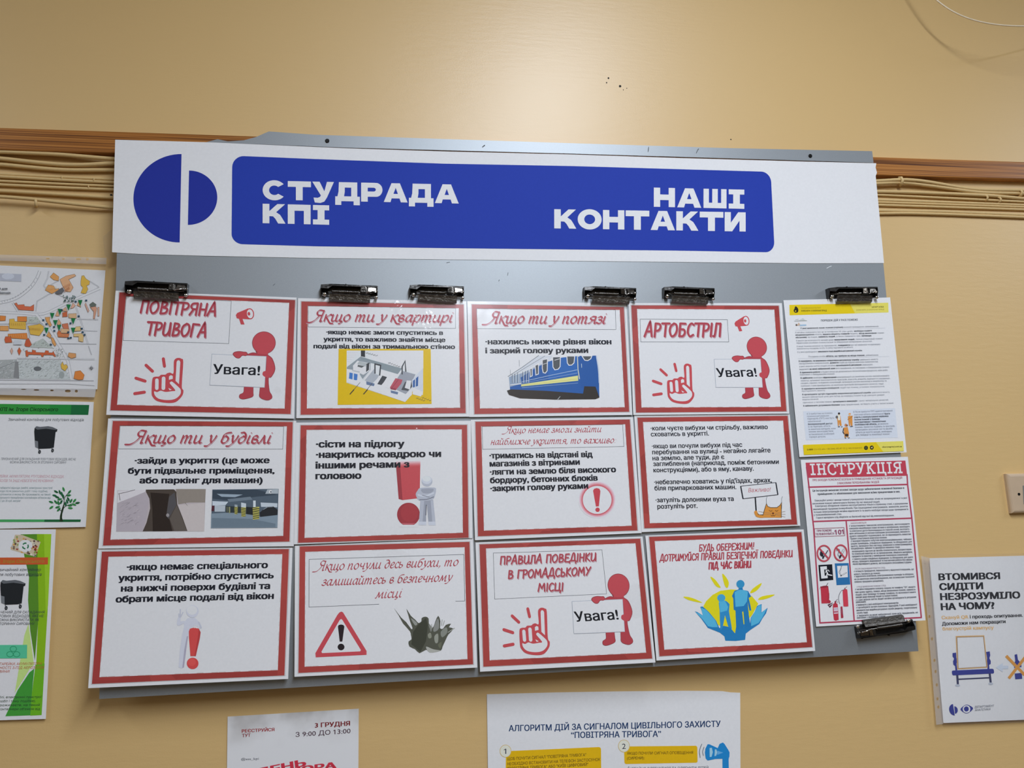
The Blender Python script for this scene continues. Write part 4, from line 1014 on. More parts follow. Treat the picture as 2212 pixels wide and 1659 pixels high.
def s11():
    r, a = sheet('red framed sheet with grey figure beside a thick red exclamation mark',
        [(640, 913), (1017, 909), (1021, 1162.5), (635, 1176)], (620, 890, K),
        [(148, 145), (1955, 141), (1972, 1365), (120, 1420)], [(212, 193), (1898, 188), (1910, 1312), (190, 1368)], .012, .0012)
    p = a.poly
    p([(1183, 580), (1448, 560), (1440, 935), (1255, 957), (1212, 945)], 'b1474d'); p([(1183, 580), (1228, 577), (1255, 957), (1212, 945)], '8f373f')
    for j, c in enumerate(('b8555b', 'be6f74', 'c58f93', 'cbb0b4')): p([(1183, 580 - 14 * j), (1448, 572 - 14 * j), (1448, 586 - 14 * j), (1183, 594 - 14 * j)], c)
    a.ell(1319, 1112, 124, 127, '8f343c'); a.ell(1330, 1095, 95, 98, '98383f'); 
    p([(1240, 1205), (1395, 1205), (1350, 1238), (1290, 1238)], 'a8545c'); p([(1215, 1225), (1420, 1225), (1420, 1250), (1215, 1250)], 'cdd3da')
    g = ['8d919b', 'a3a7b0', 'b6bac2', '6a6d77']
    a.ell(1520, 752, 59, 58, g[1]); a.ell(1518, 738, 54, 44, g[2]); a.ell(1516, 725, 44, 30, 'c3c7cf')
    p([(1450, 955), (1588, 955), (1602, 1100), (1614, 1225), (1538, 1228), (1520, 1020), (1512, 1010), (1510, 1225), (1430, 1222)], g[0]); p([(1452, 960), (1490, 960), (1470, 1220), (1432, 1220)], g[1]); p([(1560, 960), (1588, 960), (1612, 1224), (1580, 1226)], g[1]); p([(1428, 1190), (1512, 1190), (1512, 1228), (1428, 1228)], g[2]); p([(1534, 1190), (1612, 1190), (1614, 1230), (1536, 1230)], g[2])
    p([(1398, 890), (1420, 850), (1452, 824), (1600, 820), (1618, 850), (1612, 890), (1590, 945), (1530, 962), (1440, 962), (1410, 930)], g[1], smooth=3); p([(1460, 838), (1590, 834), (1560, 880), (1480, 880)], g[0], smooth=3)
    a.line([(1425, 900), (1500, 915), (1590, 880)], 18, g[2], smooth=4); a.line([(1440, 952), (1520, 948), (1592, 922)], 9, g[3], smooth=4); a.line([(1470, 905), (1545, 925)], 6, g[3]); a.line([(1512, 1010), (1508, 1120)], 8, '4d505a')
    a.build('figure_and_mark_picture', r)
    lines(a, [('·сісти на підлогу', (313, 383), (1276, 378)), ('·накритись ковдрою чи', (313, 497), (1674, 486)), ('іншими речами з', (308, 613), (1330, 599)), ('головою', (308, 728), (808, 722))], 53); a.build('body_text', r)
    wrinkle(a, r, 836, 1164, 46, 9, .0006, 7)
    wrinkle(a, r, 908, 922, 30, 12, .0004, 8)
s11()
def s12():
    r, a = sheet('red framed sheet with exclamation mark in a glowing red ring',
        [(1017, 907), (1367, 901), (1386, 1151.5), (1026, 1167)], (1000, 880, K),
        [(135, 156), (1812, 132), (1896, 1336), (163, 1400)], [(198, 206), (1762, 183), (1833, 1286), (228, 1340)], .014, .0012)
    box(a, [(208, 207), (1735, 185), (1748, 425), (215, 455)]); a.build('heading_box', r)
    cors(a, 'Якщо немає змоги знайти', (455, 280), (1505, 266), 44, False, .22); cors(a, 'найближче укриття, то важливо:', (300, 405), (1662, 386), 46, False, .22); a.build('heading', r)
    cx, cy = 1458, 1005
    for j, c in enumerate(('c9c6cd', 'c9b6bd', 'c79fa6', 'c4848c', 'bd666e', 'b44d56')): a.ell(cx, cy - 5 + j, 206 - j * 9, 204 - j * 9, c)
    a.ell(cx, cy, 154, 150, 'c7ccd3'); a.ring(cx, cy, 154, 150, 5, 'dfe3e8')
    a.poly([(1413, 905), (1425, 884), (1453, 876), (1482, 884), (1493, 908), (1476, 1075), (1444, 1077)], 'b03f48'); a.ell(1462, 1112, 24, 24, 'b03f48')
    a.build('exclamation_icon', r)
    lines(a, [('·триматись на відстані від', (288, 553), (1410, 538)), ('магазинів з вітринами', (290, 642), (1271, 621)), ('·лягти на землю біля високого', (293, 731), (1664, 702)), ('бордюру, бетонних блоків', (295, 822), (1465, 793)), ('·закрити голову руками', (298, 910), (1362, 880))], 46); a.build('body_text', r)
s12()
def s13():
    r, a = sheet('red framed sheet of small bold text with an orange cat holding a placard',
        [(1370, 897), (1706, 895), (1729, 1135.6), (1386, 1149.5)], (1360, 880, K),
        [(85, 112), (1717, 92), (1820, 1272), (160, 1313)], [(145, 158), (1667, 143), (1756, 1217), (220, 1259)], .012, .0012)
    lines(a, [('·коли чуєте вибухи чи стрільбу, важливо', (230, 250), (1502, 235)), ('сховатись в укритті.', (232, 315), (862, 305)),
              ('·якщо ви почули вибухи під час', (243, 445), (1225, 428)), ('перебування на вулиці - негайно лягайте', (247, 510), (1532, 488)), ('на землю, але туди, де є', (250, 575), (1030, 560)),
              ('заглиблення (наприклад, поміж бетонними', (258, 637), (1622, 613)), ('конструкціями), або в яму, канаву.', (260, 705), (1350, 686)),
              ('·небезпечно ховатись у під\'їздах, арках,', (268, 835), (1546, 813)), ('біля припаркованих машин.', (272, 901), (1160, 886)), ('·затуліть долонями вуха та', (283, 1030), (1132, 1015)), ('розтуліть рот.', (303, 1100), (738, 1090))], 37, bold=.026); a.build('body_text', r)
    bd = [(1207, 856), (1588, 817), (1610, 948), (1232, 992)]
    a.poly(bd, 'cdd3da'); a.line(bd, 7, '1f222a', False, closed=True); a.line([bd[0], bd[3]], 13, '1f222a', False); a.line([bd[1], bd[2]], 13, '1f222a', False)
    a.text('Важливо!', (1290, 922), (1535, 912), 'a2454f', cap=46, slant=.22)
    a.line([(1365, 980), (1378, 1182)], 14, '15171d')
    org = 'c28238'
    a.poly([(1352, 1135), (1375, 1122), (1392, 1150), (1420, 1168), (1455, 1170), (1460, 1197), (1405, 1197), (1370, 1180)], org, smooth=3)
    hd = [(1448, 1172), (1470, 1095), (1486, 1045), (1500, 1075), (1530, 1088), (1600, 1088), (1635, 1062), (1652, 1028), (1650, 1100), (1648, 1197), (1452, 1197)]
    a.poly(hd, org); a.line(hd[:9], 6, '2a2622'); a.line([(1450, 1170), (1400, 1165), (1385, 1140)], 5, '2a2622'); a.line([(1648, 1060), (1648, 1195)], 6, '2a2622')
    a.line([(1487, 1045), (1485, 1000), (1492, 970)], 4, '55585e', smooth=3); a.line([(1652, 1030), (1652, 995), (1660, 968)], 4, '55585e', smooth=3)
    for q in ([(1515, 1118), (1532, 1128), (1548, 1120)], [(1582, 1118), (1596, 1128), (1612, 1118)]): a.line(q, 5, '3a2c20', smooth=3)
    a.ell(1558, 1150, 12, 9, '5a2f22'); a.line([(1558, 1155), (1558, 1172)], 5, '5a2f22'); a.line([(1535, 1170), (1548, 1180), (1558, 1172), (1570, 1180), (1582, 1168)], 5, '4a2c20', smooth=3)
    for q in ([(1540, 1150), (1400, 1130)], [(1540, 1158), (1410, 1165)], [(1580, 1150), (1690, 1130)], [(1580, 1158), (1692, 1160)], [(1580, 1165), (1690, 1190)]): a.line(q, 3, '8b7458')
    a.ell(1378, 1148, 12, 26, org, 0); a.build('cat_picture', r)
s13()
# row 3 ---------------------------------------------------------------
def s20():
    r, a = sheet('red framed sheet with pale figure leaning on a slim red exclamation mark, bottom left corner',
        [(210.4, 1185.6), (632, 1183), (622.5, 1466.6), (190.4, 1486.6)], (180, 1160, .217),
        [(185, 146), (2047, 120), (2002, 1378), (85, 1463)], [(250, 196), (1981, 170), (1936, 1326), (160, 1396)], .05, .0018)
    lines(a, [('·якщо немає спеціального', (430, 331), (1837, 308)), ('укриття, потрібно спуститись', (347, 438), (1895, 410)), ('на нижчі поверхи будівлі та', (372, 543), (1859, 516)), ('обрати місце подалі від вікон', (320, 651), (1896, 615))], 48); a.build('body_text', r)
    g = ['b9bbc4', 'aeb0ba', 'c6c8d0', '9c98a6']
    p = a.poly
    p([(1000, 850), (1040, 806), (1110, 804), (1158, 848), (1182, 900), (1160, 915), (1120, 880), (1060, 910), (1050, 960), (1040, 1010), (1018, 1180), (1002, 1298), (975, 1308), (948, 1298), (962, 1130), (985, 965), (1002, 900)], g[0]); p([(1045, 985), (1030, 1080), (1002, 1298), (985, 1304), (1005, 1120), (1030, 990)], g[3])
    p([(1010, 845), (985, 868), (945, 884), (930, 858), (946, 790), (972, 790), (966, 838), (1000, 835)], g[0], smooth=2); a.line([(966, 722), (964, 782)], 12, g[1]); a.line([(992, 750), (975, 785)], 10, g[1]); a.ell(962, 785, 17, 18, g[1]); a.line([(950, 765), (955, 785)], 8, g[1])
    a.ell(1086, 740, 62, 62, g[0]); a.ell(1082, 728, 52, 46, g[2]); a.line([(1150, 850), (1172, 905)], 14, g[1])
    p([(1050, 940), (1062, 912), (1100, 902), (1150, 912), (1168, 948), (1160, 1010), (1120, 1186), (1066, 1186), (1052, 1010)], 'bd4544'); p([(1150, 912), (1168, 948), (1160, 1010), (1120, 1186), (1105, 1186), (1140, 1000)], 'a63a3b'); a.ell(1088, 1258, 58, 57, 'bd4544'); a.ell(1080, 1246, 40, 38, 'c64e4b')
    for x in (1108, 1128, 1148): a.line([(x, 880), (x - 4, 906)], 6, 'd0d3da')
    a.build('figure_and_mark_picture', r)
s20()
def s21():
    r, a = sheet('red framed sheet with warning triangle and dark explosion cloud',
        [(637, 1179), (1022, 1163), (1031, 1442), (636, 1462)], (610, 1150, K),
        [(188, 153), (2032, 103), (2072, 1433), (174, 1527)], [(248, 211), (1979, 160), (2010, 1378), (241, 1460)], .045, .0018)
    a.line([(290, 293), (1970, 240), (1980, 745), (1880, 748)], 4, '34383f', False); a.line([(290, 293), (288, 812), (1050, 780)], 4, '34383f', False); a.build('heading_box', r)
    cors(a, 'Якщо почули десь вибухи, то', (370, 415), (1910, 362), 62, False, .22); cors(a, 'залишайтесь в безпечному', (425, 578), (1840, 528), 62, False, .22); cors(a, 'місці', (1010, 716), (1295, 702), 62, False, .22); a.build('heading', r)
    p = a.poly
    p([(640, 860), (658, 868), (690, 920), (914, 1288), (914, 1330), (362, 1357), (358, 1312), (595, 900), (618, 870)], 'b2434b'); p([(638, 940), (652, 952), (852, 1278), (845, 1292), (432, 1311), (424, 1296), (622, 952)], 'c9cfd6')
    p([(603, 1022), (612, 1006), (637, 1000), (662, 1006), (673, 1022), (651, 1186), (622, 1187)], '241c22'); a.ell(637, 1245, 37, 36, '1f1a20'); a.build('warning_triangle_icon', r)
    ex = [(1370, 1185), (1402, 1162), (1396, 1112), (1385, 1075), (1330, 1010), (1308, 985), (1262, 900), (1210, 820), (1290, 925), (1345, 975), (1400, 1050), (1412, 1035), (1385, 960), (1365, 890), (1348, 830), (1395, 905), (1445, 950), (1478, 985), (1510, 965), (1512, 932), (1550, 915), (1588, 935), (1590, 1010), (1605, 1045), (1640, 1025), (1660, 970), (1692, 905), (1716, 965), (1712, 1040), (1745, 1045), (1775, 1005), (1832, 992), (1808, 1030), (1860, 1045), (1802, 1110), (1775, 1165), (1740, 1240), (1722, 1282), (1640, 1300), (1560, 1275), (1490, 1312), (1440, 1268), (1380, 1240)]
    p(ex, '4a4c42', smooth=2); p([(1420, 1080), (1478, 1000), (1560, 930), (1580, 1010), (1560, 1180), (1500, 1300), (1400, 1215)], '363930')
    for q, c in (([(1640, 1040), (1690, 930), (1700, 1040), (1650, 1080)], '7b7d78'), ([(1395, 930), (1465, 985), (1440, 1010)], '83857f'), ([(1580, 1110), (1610, 1090), (1620, 1140), (1590, 1150)], '7c7e70'), ([(1650, 1130), (1690, 1100), (1690, 1190), (1660, 1200)], '85877c'), ([(1720, 1080), (1780, 1030), (1790, 1090), (1735, 1140)], '777a72'), ([(1560, 1240), (1640, 1270), (1720, 1285), (1600, 1305)], '9b9c94'), ([(1690, 1220), (1730, 1190), (1715, 1260)], '5d6050'), ([(1590, 990), (1625, 1040), (1610, 1080)], '74766f')): p(q, c, smooth=3)
    for q in ([(1620, 1000), (1625, 1040)], [(1760, 960), (1745, 1010)], [(1735, 950), (1728, 1010)], [(1868, 1040), (1800, 1085)]): a.line(q, 8, '94968f')
    a.build('explosion_picture', r)
    wrinkle(a, r, 850, 1224, 96, 76, .0004, 9)
    wrinkle(a, r, 1014, 1370, 12, 14, .0005, 10)
s21()
def s22():
    r, a = sheet('red framed sheet with a three-line boxed title above pointing hand, bottom row',
        [(1027, 1172), (1388, 1159), (1416, 1431), (1037, 1451)], (1000, 1140, K),
        [(180, 181), (1926, 118), (2056, 1420), (222, 1509)], [(250, 224), (1874, 168), (1990, 1358), (290, 1440)], .04, .0018)
    box(a, [(330, 275), (1510, 240), (1560, 718), (345, 775)]); a.build('heading_box', r)
    hand(a, 'ПРАВИЛА ПОВЕДІНКИ', (402, 398), (1455, 357), 84, w=.17); hand(a, 'В ГРОМАДСЬКОМУ', (488, 552), (1388, 512), 86, w=.17); hand(a, 'МІСЦІ', (815, 690), (1097, 682), 84, w=.17); a.build('heading', r)
    printed(a, r, 'pointing_hand_icon', pointing_hand, HAND0, [(858, 868), (620, 1272), (943, 1240)])
    printed(a, r, 'warning_figure_picture', warning_figure, CARD0, [(1185, 800), (1733, 777), (1206, 1150)])
    wrinkle(a, r, 1374, 1298, 52, 74, .00045, 11)
s22()
def s23():
    r, a = sheet('red framed sheet with blue hands holding two silhouettes before a yellow sun',
        [(1394, 1157), (1736, 1143.5), (1761, 1406), (1418, 1427)], (1360, 1120, K),
        [(212, 200), (1866, 148), (1985, 1396), (325, 1496)], [(272, 245), (1816, 195), (1926, 1345), (378, 1426)], .03, .0018)
    hand(a, 'БУДЬ ОБЕРЕЖНИМ!', (755, 357), (1358, 332), 70, False, .17); hand(a, 'ДОТРИМУЙСЯ ПРАВИЛ БЕЗПЕЧНОЇ ПОВЕДІНКИ', (330, 465), (1775, 416), 70, False, .17); hand(a, 'ПІД ЧАС ВІЙНИ', (860, 550), (1325, 531), 68, False, .22); a.build('heading', r)
    p = a.poly; y = 'd0bd1c'
    p([(800, 955), (830, 900), (900, 830), (985, 785), (1100, 770), (1150, 773), (1240, 790), (1330, 845), (1398, 925), (1330, 1050), (1150, 1252), (1100, 1200), (940, 1150)], y)
    for q in ([(878, 632), (925, 660), (965, 710), (990, 752), (945, 740), (905, 690)], [(1005, 600), (1050, 640), (1078, 700), (1062, 755), (1030, 720)], [(1432, 700), (1415, 745), (1370, 790), (1310, 812), (1340, 760)], [(1575, 825), (1530, 855), (1460, 878), (1395, 882), (1440, 845)], [(582, 850), (650, 855), (725, 880), (790, 915), (720, 905), (640, 885)]): p(q, y, smooth=3)
    b, l = '1f6fa3', '4b9fc0'
    p([(708, 1008), (735, 1015), (795, 1052), (782, 1000), (768, 960), (790, 955), (830, 985), (865, 1020), (940, 1110), (975, 1190), (1020, 1165), (1090, 1180), (1145, 1248), (1160, 1160), (1310, 1140), (1315, 1080), (1360, 1010), (1385, 950), (1435, 928), (1432, 1020), (1500, 970), (1482, 1030), (1440, 1090), (1410, 1145), (1310, 1212), (1262, 1250), (1255, 1318), (1150, 1330), (1040, 1327), (1030, 1280), (980, 1240), (850, 1188), (780, 1090)], b)
    p([(712, 1012), (795, 1052), (775, 968), (830, 990), (930, 1105), (960, 1180), (900, 1180), (850, 1170), (790, 1090)], l); p([(1318, 1085), (1390, 955), (1430, 935), (1428, 1025), (1490, 980), (1440, 1080), (1400, 1135), (1320, 1170)], l)
    p([(975, 880), (1040, 892), (1062, 905), (1086, 930), (1080, 1010), (1112, 1200), (1085, 1185), (1070, 1170), (1036, 1052), (1012, 1180), (988, 1215), (980, 1100), (978, 1000), (968, 925)], '2a7dae'); p([(970, 900), (1035, 890), (1070, 960), (1060, 1000), (985, 1020)], l); a.ell(996, 862, 44, 40, '3f92b8')
    p([(1190, 748), (1225, 748), (1232, 775), (1288, 788), (1320, 848), (1294, 862), (1316, 960), (1322, 998), (1302, 1002), (1282, 905), (1295, 1050), (1320, 1200), (1252, 1205), (1236, 1010), (1222, 1012), (1240, 1165), (1225, 1200), (1158, 1200), (1150, 1000), (1130, 990), (1126, 870), (1112, 842), (1138, 785), (1180, 772)], '1f6ca0'); p([(1185, 775), (1235, 775), (1285, 795), (1275, 900), (1240, 950), (1150, 960), (1140, 800)], l); a.ell(1204, 712, 44, 44, '2f82ac')
    a.build('emblem_picture', r)
s23()

# ================================================================== plain notices on the board
def paper_sheet(name, label, cat, corners, pl, thick=.0004, mat=None, group=None, part='paper'):
    c = pl.at(np.mean(corners[:4] if len(corners) == 4 else corners, axis=0))[0]
    root = empty(name, tuple(c), label, cat, group)
    prism_px(part, corners, pl, thick, mat or M_PAPER, root)
    return root
def doc_fire():
    pl = Plane(BOARD_H + .0018, .004, 0, 0, B.at((1800, 645))[0][2])
    r = paper_sheet('fire_procedure_sheet', 'white sheet of fine print with yellow bands top and bottom', 'notice', [(1692.2, 648.5), (1922.8, 642.4), (1958.5, 977.1), (1726.9, 987.3)], pl, .0005)
    k = .13562
    a = Art(pl, (1680, 620, k), up=(-.095, -1)); p = a.poly
    p([(185, 285), (1760, 250), (1765, 405), (190, 450)], 'd0ae16'); p([(1150, 264), (1760, 250), (1765, 405), (1232, 419)], 'd3bd57')
    a.ell(292, 375, 38, 36, '29271c'); p([(268, 355), (285, 305), (325, 345), (322, 385)], '29271c', smooth=3); a.ell(285, 382, 10, 12, 'd0ae16'); a.build('yellow_header', r)
    t = lambda s, x0, y0, x1, y1, x, b=0, m='40444c': a.text(s, (x0, y0), (x1, y1), m, x=x, bold=b)
    t('ОНЛАЙН-КОНСУЛЬТАНТ', 375, 350, 690, 342, 18, 0, '8a7520'); t('ІНЖЕНЕРА З ОХОРОНИ ПРАЦІ', 375, 390, 782, 386, 17, .03, '2e2a18'); t('ШПАРГАЛКА', 1500, 330, 1690, 326, 17, .03, '4a421c'); t('ІНЖЕНЕРА З ОХОРОНИ ПРАЦІ', 1252, 378, 1695, 366, 16, 0, '7d6f2c')
    t('ПОРЯДОК ДІЙ У РАЗІ ПОЖЕЖІ', 690, 548, 1275, 534, 22, .025, '383c48'); a.build('heading', r)
    p([(265, 540), (465, 532), (465, 540), (265, 548)], '7c8076'); a.line([(285, 520), (330, 515)], 6, '8f9490'); p([(340, 530), (400, 495), (440, 528)], 'adb3b0'); a.ell(298, 605, 14, 17, '5b4e48'); p([(310, 615), (330, 565), (375, 612)], 'b49c86'); p([(350, 600), (455, 595), (455, 618), (350, 622)], '8fa7ba'); a.build('small_picture', r)
    a.line([(275, 690), (1715, 652)], 3, 'a8adb4', False); a.line([(320, 1140), (1775, 1105)], 3, 'a8adb4', False)
    xs = 17
    R = [('У разі виявлення ознак пожежі (горіння)', 362, 668, 1040, 650, 1), ('кожний громадянин зобов\'язаний:', 1052, 650, 1610, 636, 0),
      ('б негайно повідомити про це за телефоном 101 (при цьому', 280, 735, 1200, 712, 0), ('необхідно назвати', 1215, 712, 1500, 704, 1),
      ('місцезнаходження', 283, 774, 580, 766, 1), ('об\'єкта,', 592, 766, 705, 763, 0), ('вказати кількість поверхів', 720, 763, 1145, 752, 1), ('будинку,', 1157, 752, 1280, 749, 0), ('місце виникнення', 1295, 749, 1575, 742, 1), ('пожежі,', 1590, 742, 1698, 738, 0),
      ('обстановку', 285, 814, 465, 808, 1), ('на пожежі,', 480, 808, 635, 804, 0), ('наявність людей,', 650, 804, 920, 797, 1), ('а також повідомити своє', 935, 797, 1320, 787, 0), ('прізвище;', 1335, 787, 1495, 783, 1),
      ('б вжити (за можливості) заходів щодо', 295, 865, 890, 850, 0), ('евакуювання людей,', 903, 850, 1228, 841, 1), ('гасіння (локалізації) пожежі', 1245, 841, 1670, 830, 0),
      ('первинними засобами пожежогасіння та збереження матеріальних цінностей;', 300, 902, 1505, 873, 0),
      ('б якщо пожежа виникне на підприємстві,', 303, 955, 945, 939, 0), ('повідомити', 962, 938, 1150, 933, 1), ('про неї керівника чи відповідну', 1160, 933, 1635, 920, 0),
      ('компетентну посадову особу та (або) чергового на об\'єкті;', 308, 992, 1200, 969, 0), ('б у разі необхідності', 315, 1046, 630, 1038, 0), ('викликати інші аварійно-рятувальні служби.', 645, 1038, 1350, 1019, 1),
      ('Посадова особа', 490, 1118, 755, 1111, 0), ('об\'єкта, що прибула на місце пожежі,', 770, 1111, 1390, 1096, 1), ('зобов\'язана:', 1405, 1096, 1605, 1090, 0),
      ('б перевірити, чи викликано оперативно-рятувальну службу', 335, 1190, 1300, 1166, 1), ('цивільного захисту', 1312, 1166, 1600, 1158, 0),
      ('(продублювати повідомлення),', 340, 1228, 820, 1216, 0), ('довести', 832, 1216, 970, 1212, 1), ('подію до відома власника підприємства;', 980, 1212, 1600, 1196, 0),
      ('у разі загрози життю людей негайно', 345, 1273, 915, 1258, 0), ('організувати їх рятування', 928, 1258, 1335, 1247, 1), ('(евакуацію),', 1348, 1247, 1515, 1242, 0),
      ('видалити', 348, 1319, 495, 1315, 0), ('за межі небезпечної зони', 507, 1315, 915, 1304, 1), ('всіх працівників, не пов\'язаних з ліквідуванням пожежі;', 928, 1304, 1780, 1282, 0),
      ('б припинити роботи', 355, 1370, 675, 1361, 1), ('в будівлі (якщо це допускається технологічним процесом), крім робіт,', 688, 1361, 1755, 1332, 0), ('пов\'язаних з ліквідуванням пожежі;', 355, 1405, 910, 1391, 0),
      ('б здійснити', 365, 1458, 555, 1453, 1), ('необхідне', 567, 1453, 715, 1449, 0), ('відключення', 727, 1449, 935, 1443, 1), ('електроенергії (за винятком систем протипожежного', 948, 1443, 1775, 1420, 0),
      ('захисту), зупинення транспортуючих пристроїв, агрегатів, апаратів, перекриття сировинних,', 368, 1500, 1795, 1461, 0), ('газових, парових та водяних комунікацій, зупинення систем вентиляції в аварійному та', 370, 1540, 1735, 1502, 0), ('суміжних з ним приміщеннях (за винятком пристроїв протидимного захисту), тощо;', 372, 1583, 1690, 1547, 0)]
    for s, x0, y0, x1, y1, b in R:
        if s.startswith(('б негайно', 'Посадова', 'б перевірити, чи')): a.build('body_text', r)
        t(s, x0, y0, x1, y1, xs, .03 if b else 0, '3d4149' if b else '6c7078')
    a.build('body_text', r)
    a = Art(pl, (1690, 830, k), up=(-.095, -1), lift=.0002); p = a.poly
    t = lambda s, x0, y0, x1, y1, x=17, b=0, m=None: a.text(s, (x0, y0), (x1, y1), m or ('3d4149' if b else '6c7078'), x=x, bold=.03 if b else 0)
    p([(330, 430), (1795, 380), (1840, 850), (375, 890)], 'babfc6'); a.build('grey_panel', r)
    R = [('б перевірити включення оповіщення', 310, 85, 905, 66, 1), ('людей про пожежу, установок пожежогасіння,', 918, 66, 1630, 44, 0), ('протидимного захисту;', 312, 120, 685, 108, 0),
      ('б організувати зустріч підрозділів оперативно-рятувальної служби', 318, 175, 1410, 143, 1), ('цивільного захисту,', 1425, 143, 1715, 134, 0), ('вказати найкоротший шлях для під\'їзду до осередку пожежі та до зовнішніх джерел', 320, 217, 1625, 179, 0), ('водопостачання;', 322, 255, 578, 247, 0),
      ('одночасно з гасінням пожежі', 328, 302, 790, 289, 0), ('організувати евакуацію', 803, 289, 1195, 275, 1), ('і захист матеріальних цінностей;', 1208, 275, 1690, 259, 0),
      ('б забезпечити дотримання безпеки', 333, 355, 915, 337, 1), ('праці працівниками, які беруть участь у гасінні пожежі.', 928, 337, 1775, 310, 0),
      ('б З прибуттям на пожежу', 392, 484, 800, 470, 0), ('пожежно-рятувальних', 395, 524, 745, 512, 0), ('підрозділів (ПРП) має бути', 400, 563, 825, 549, 0), ('забезпечений', 405, 606, 615, 599, 0), ('безперешкодний доступ', 408, 649, 800, 636, 1), ('їх на територію об\'єкта,', 410, 689, 770, 677, 0), ('за винятком випадків, коли', 415, 730, 848, 716, 0), ('чинним законодавством', 418, 769, 810, 756, 0), ('встановлений особливий', 425, 812, 825, 799, 0), ('порядок допуску', 430, 852, 690, 843, 0),
      ('б Після прибуття ПРП адміністративний', 1130, 454, 1755, 432, 0), ('персонал об\'єкта зобов\'язаний', 1145, 497, 1615, 482, 0), ('брати', 1628, 482, 1715, 479, 1), ('участь у консультуванні керівника', 1145, 537, 1690, 519, 1), ('гасіння пожежі з приводу', 1145, 577, 1555, 563, 1), ('конструктивних і технологічних', 1150, 617, 1650, 600, 1), ('особливостей об\'єкта,', 1155, 656, 1505, 645, 1), ('де виникла', 1517, 644, 1685, 639, 0), ('пожежа, прилеглих будівель та пристроїв,', 1160, 697, 1795, 677, 0), ('організувати залучення сил та засобів', 1165, 738, 1755, 719, 0), ('об\'єкта до вжиття заходів, необхідних', 1170, 780, 1745, 762, 0), ('для ліквідації та локалізації пожежі.', 1172, 821, 1715, 803, 0)]
    for s, x0, y0, x1, y1, b in R:
        if s.startswith(('б З приб', 'б Після')): a.build('body_text', r)
        t(s, x0, y0, x1, y1, 18 if y0 < 400 else 20, b)
    a.build('body_text', r)
    sk, o2, dk = 'd9b48f', 'c0813f', '2f2a2c'
    p([(870, 510), (925, 500), (945, 660), (915, 662), (905, 590), (900, 665), (885, 665)], o2); p([(880, 490), (920, 490), (922, 570), (890, 575)], 'd3cbbd'); a.ell(903, 485, 14, 16, sk); a.ell(903, 466, 18, 17, dk); a.ell(868, 522, 20, 22, '5d5a58'); a.line([(890, 678), (915, 676)], 10, dk); a.line([(940, 680), (955, 676)], 10, dk)
    p([(1045, 510), (1115, 500), (1118, 660), (1090, 662), (1082, 600), (1078, 665), (1062, 665)], o2); a.ell(1073, 485, 15, 17, sk); p([(1052, 480), (1060, 460), (1088, 460), (1092, 482)], 'c98d58'); a.line([(1045, 560), (1080, 540), (1115, 510)], 12, 'a86f35'); a.line([(1085, 675), (1120, 670)], 10, dk)
    p([(975, 690), (1040, 680), (1062, 780), (1050, 845), (1030, 848), (1020, 800), (1010, 850), (992, 850)], o2); p([(995, 790), (1050, 790), (1055, 830), (1000, 832)], '3a2f28'); a.ell(1010, 650, 18, 22, 'b5764a'); a.ell(1030, 655, 12, 16, '6a4a38'); a.line([(975, 705), (965, 760), (985, 790)], 12, dk); a.line([(1000, 858), (1015, 856)], 10, dk); a.line([(1052, 856), (1068, 852)], 10, dk); a.build('firefighters_picture', r)
    p([(330, 965), (1925, 905), (1935, 1065), (345, 1125)], 'd0ae16'); p([(1490, 922), (1925, 905), (1935, 1065), (1608, 1078)], 'd3bd57')
    t('0-800', 395, 1055, 490, 1051, 20, 1, '4a3d10'); t('215-522 або +38 (044) 495-87-10 (у месенджері)', 500, 1051, 1272, 1022, 20, 0, '6b5b1c'); a.ell(1332, 1014, 32, 34, '26251a'); a.ring(1332, 1014, 14, 15, 5, '6f7a3a'); a.ell(1424, 1009, 31, 33, '26251a'); p([(1405, 1010), (1440, 992), (1432, 1026), (1420, 1016)], 'c9b978')
    t('ohoronapraci.com.ua', 1590, 1010, 1906, 1001, 19, 1, '4b431c'); a.build('yellow_footer', r)
doc_fire()
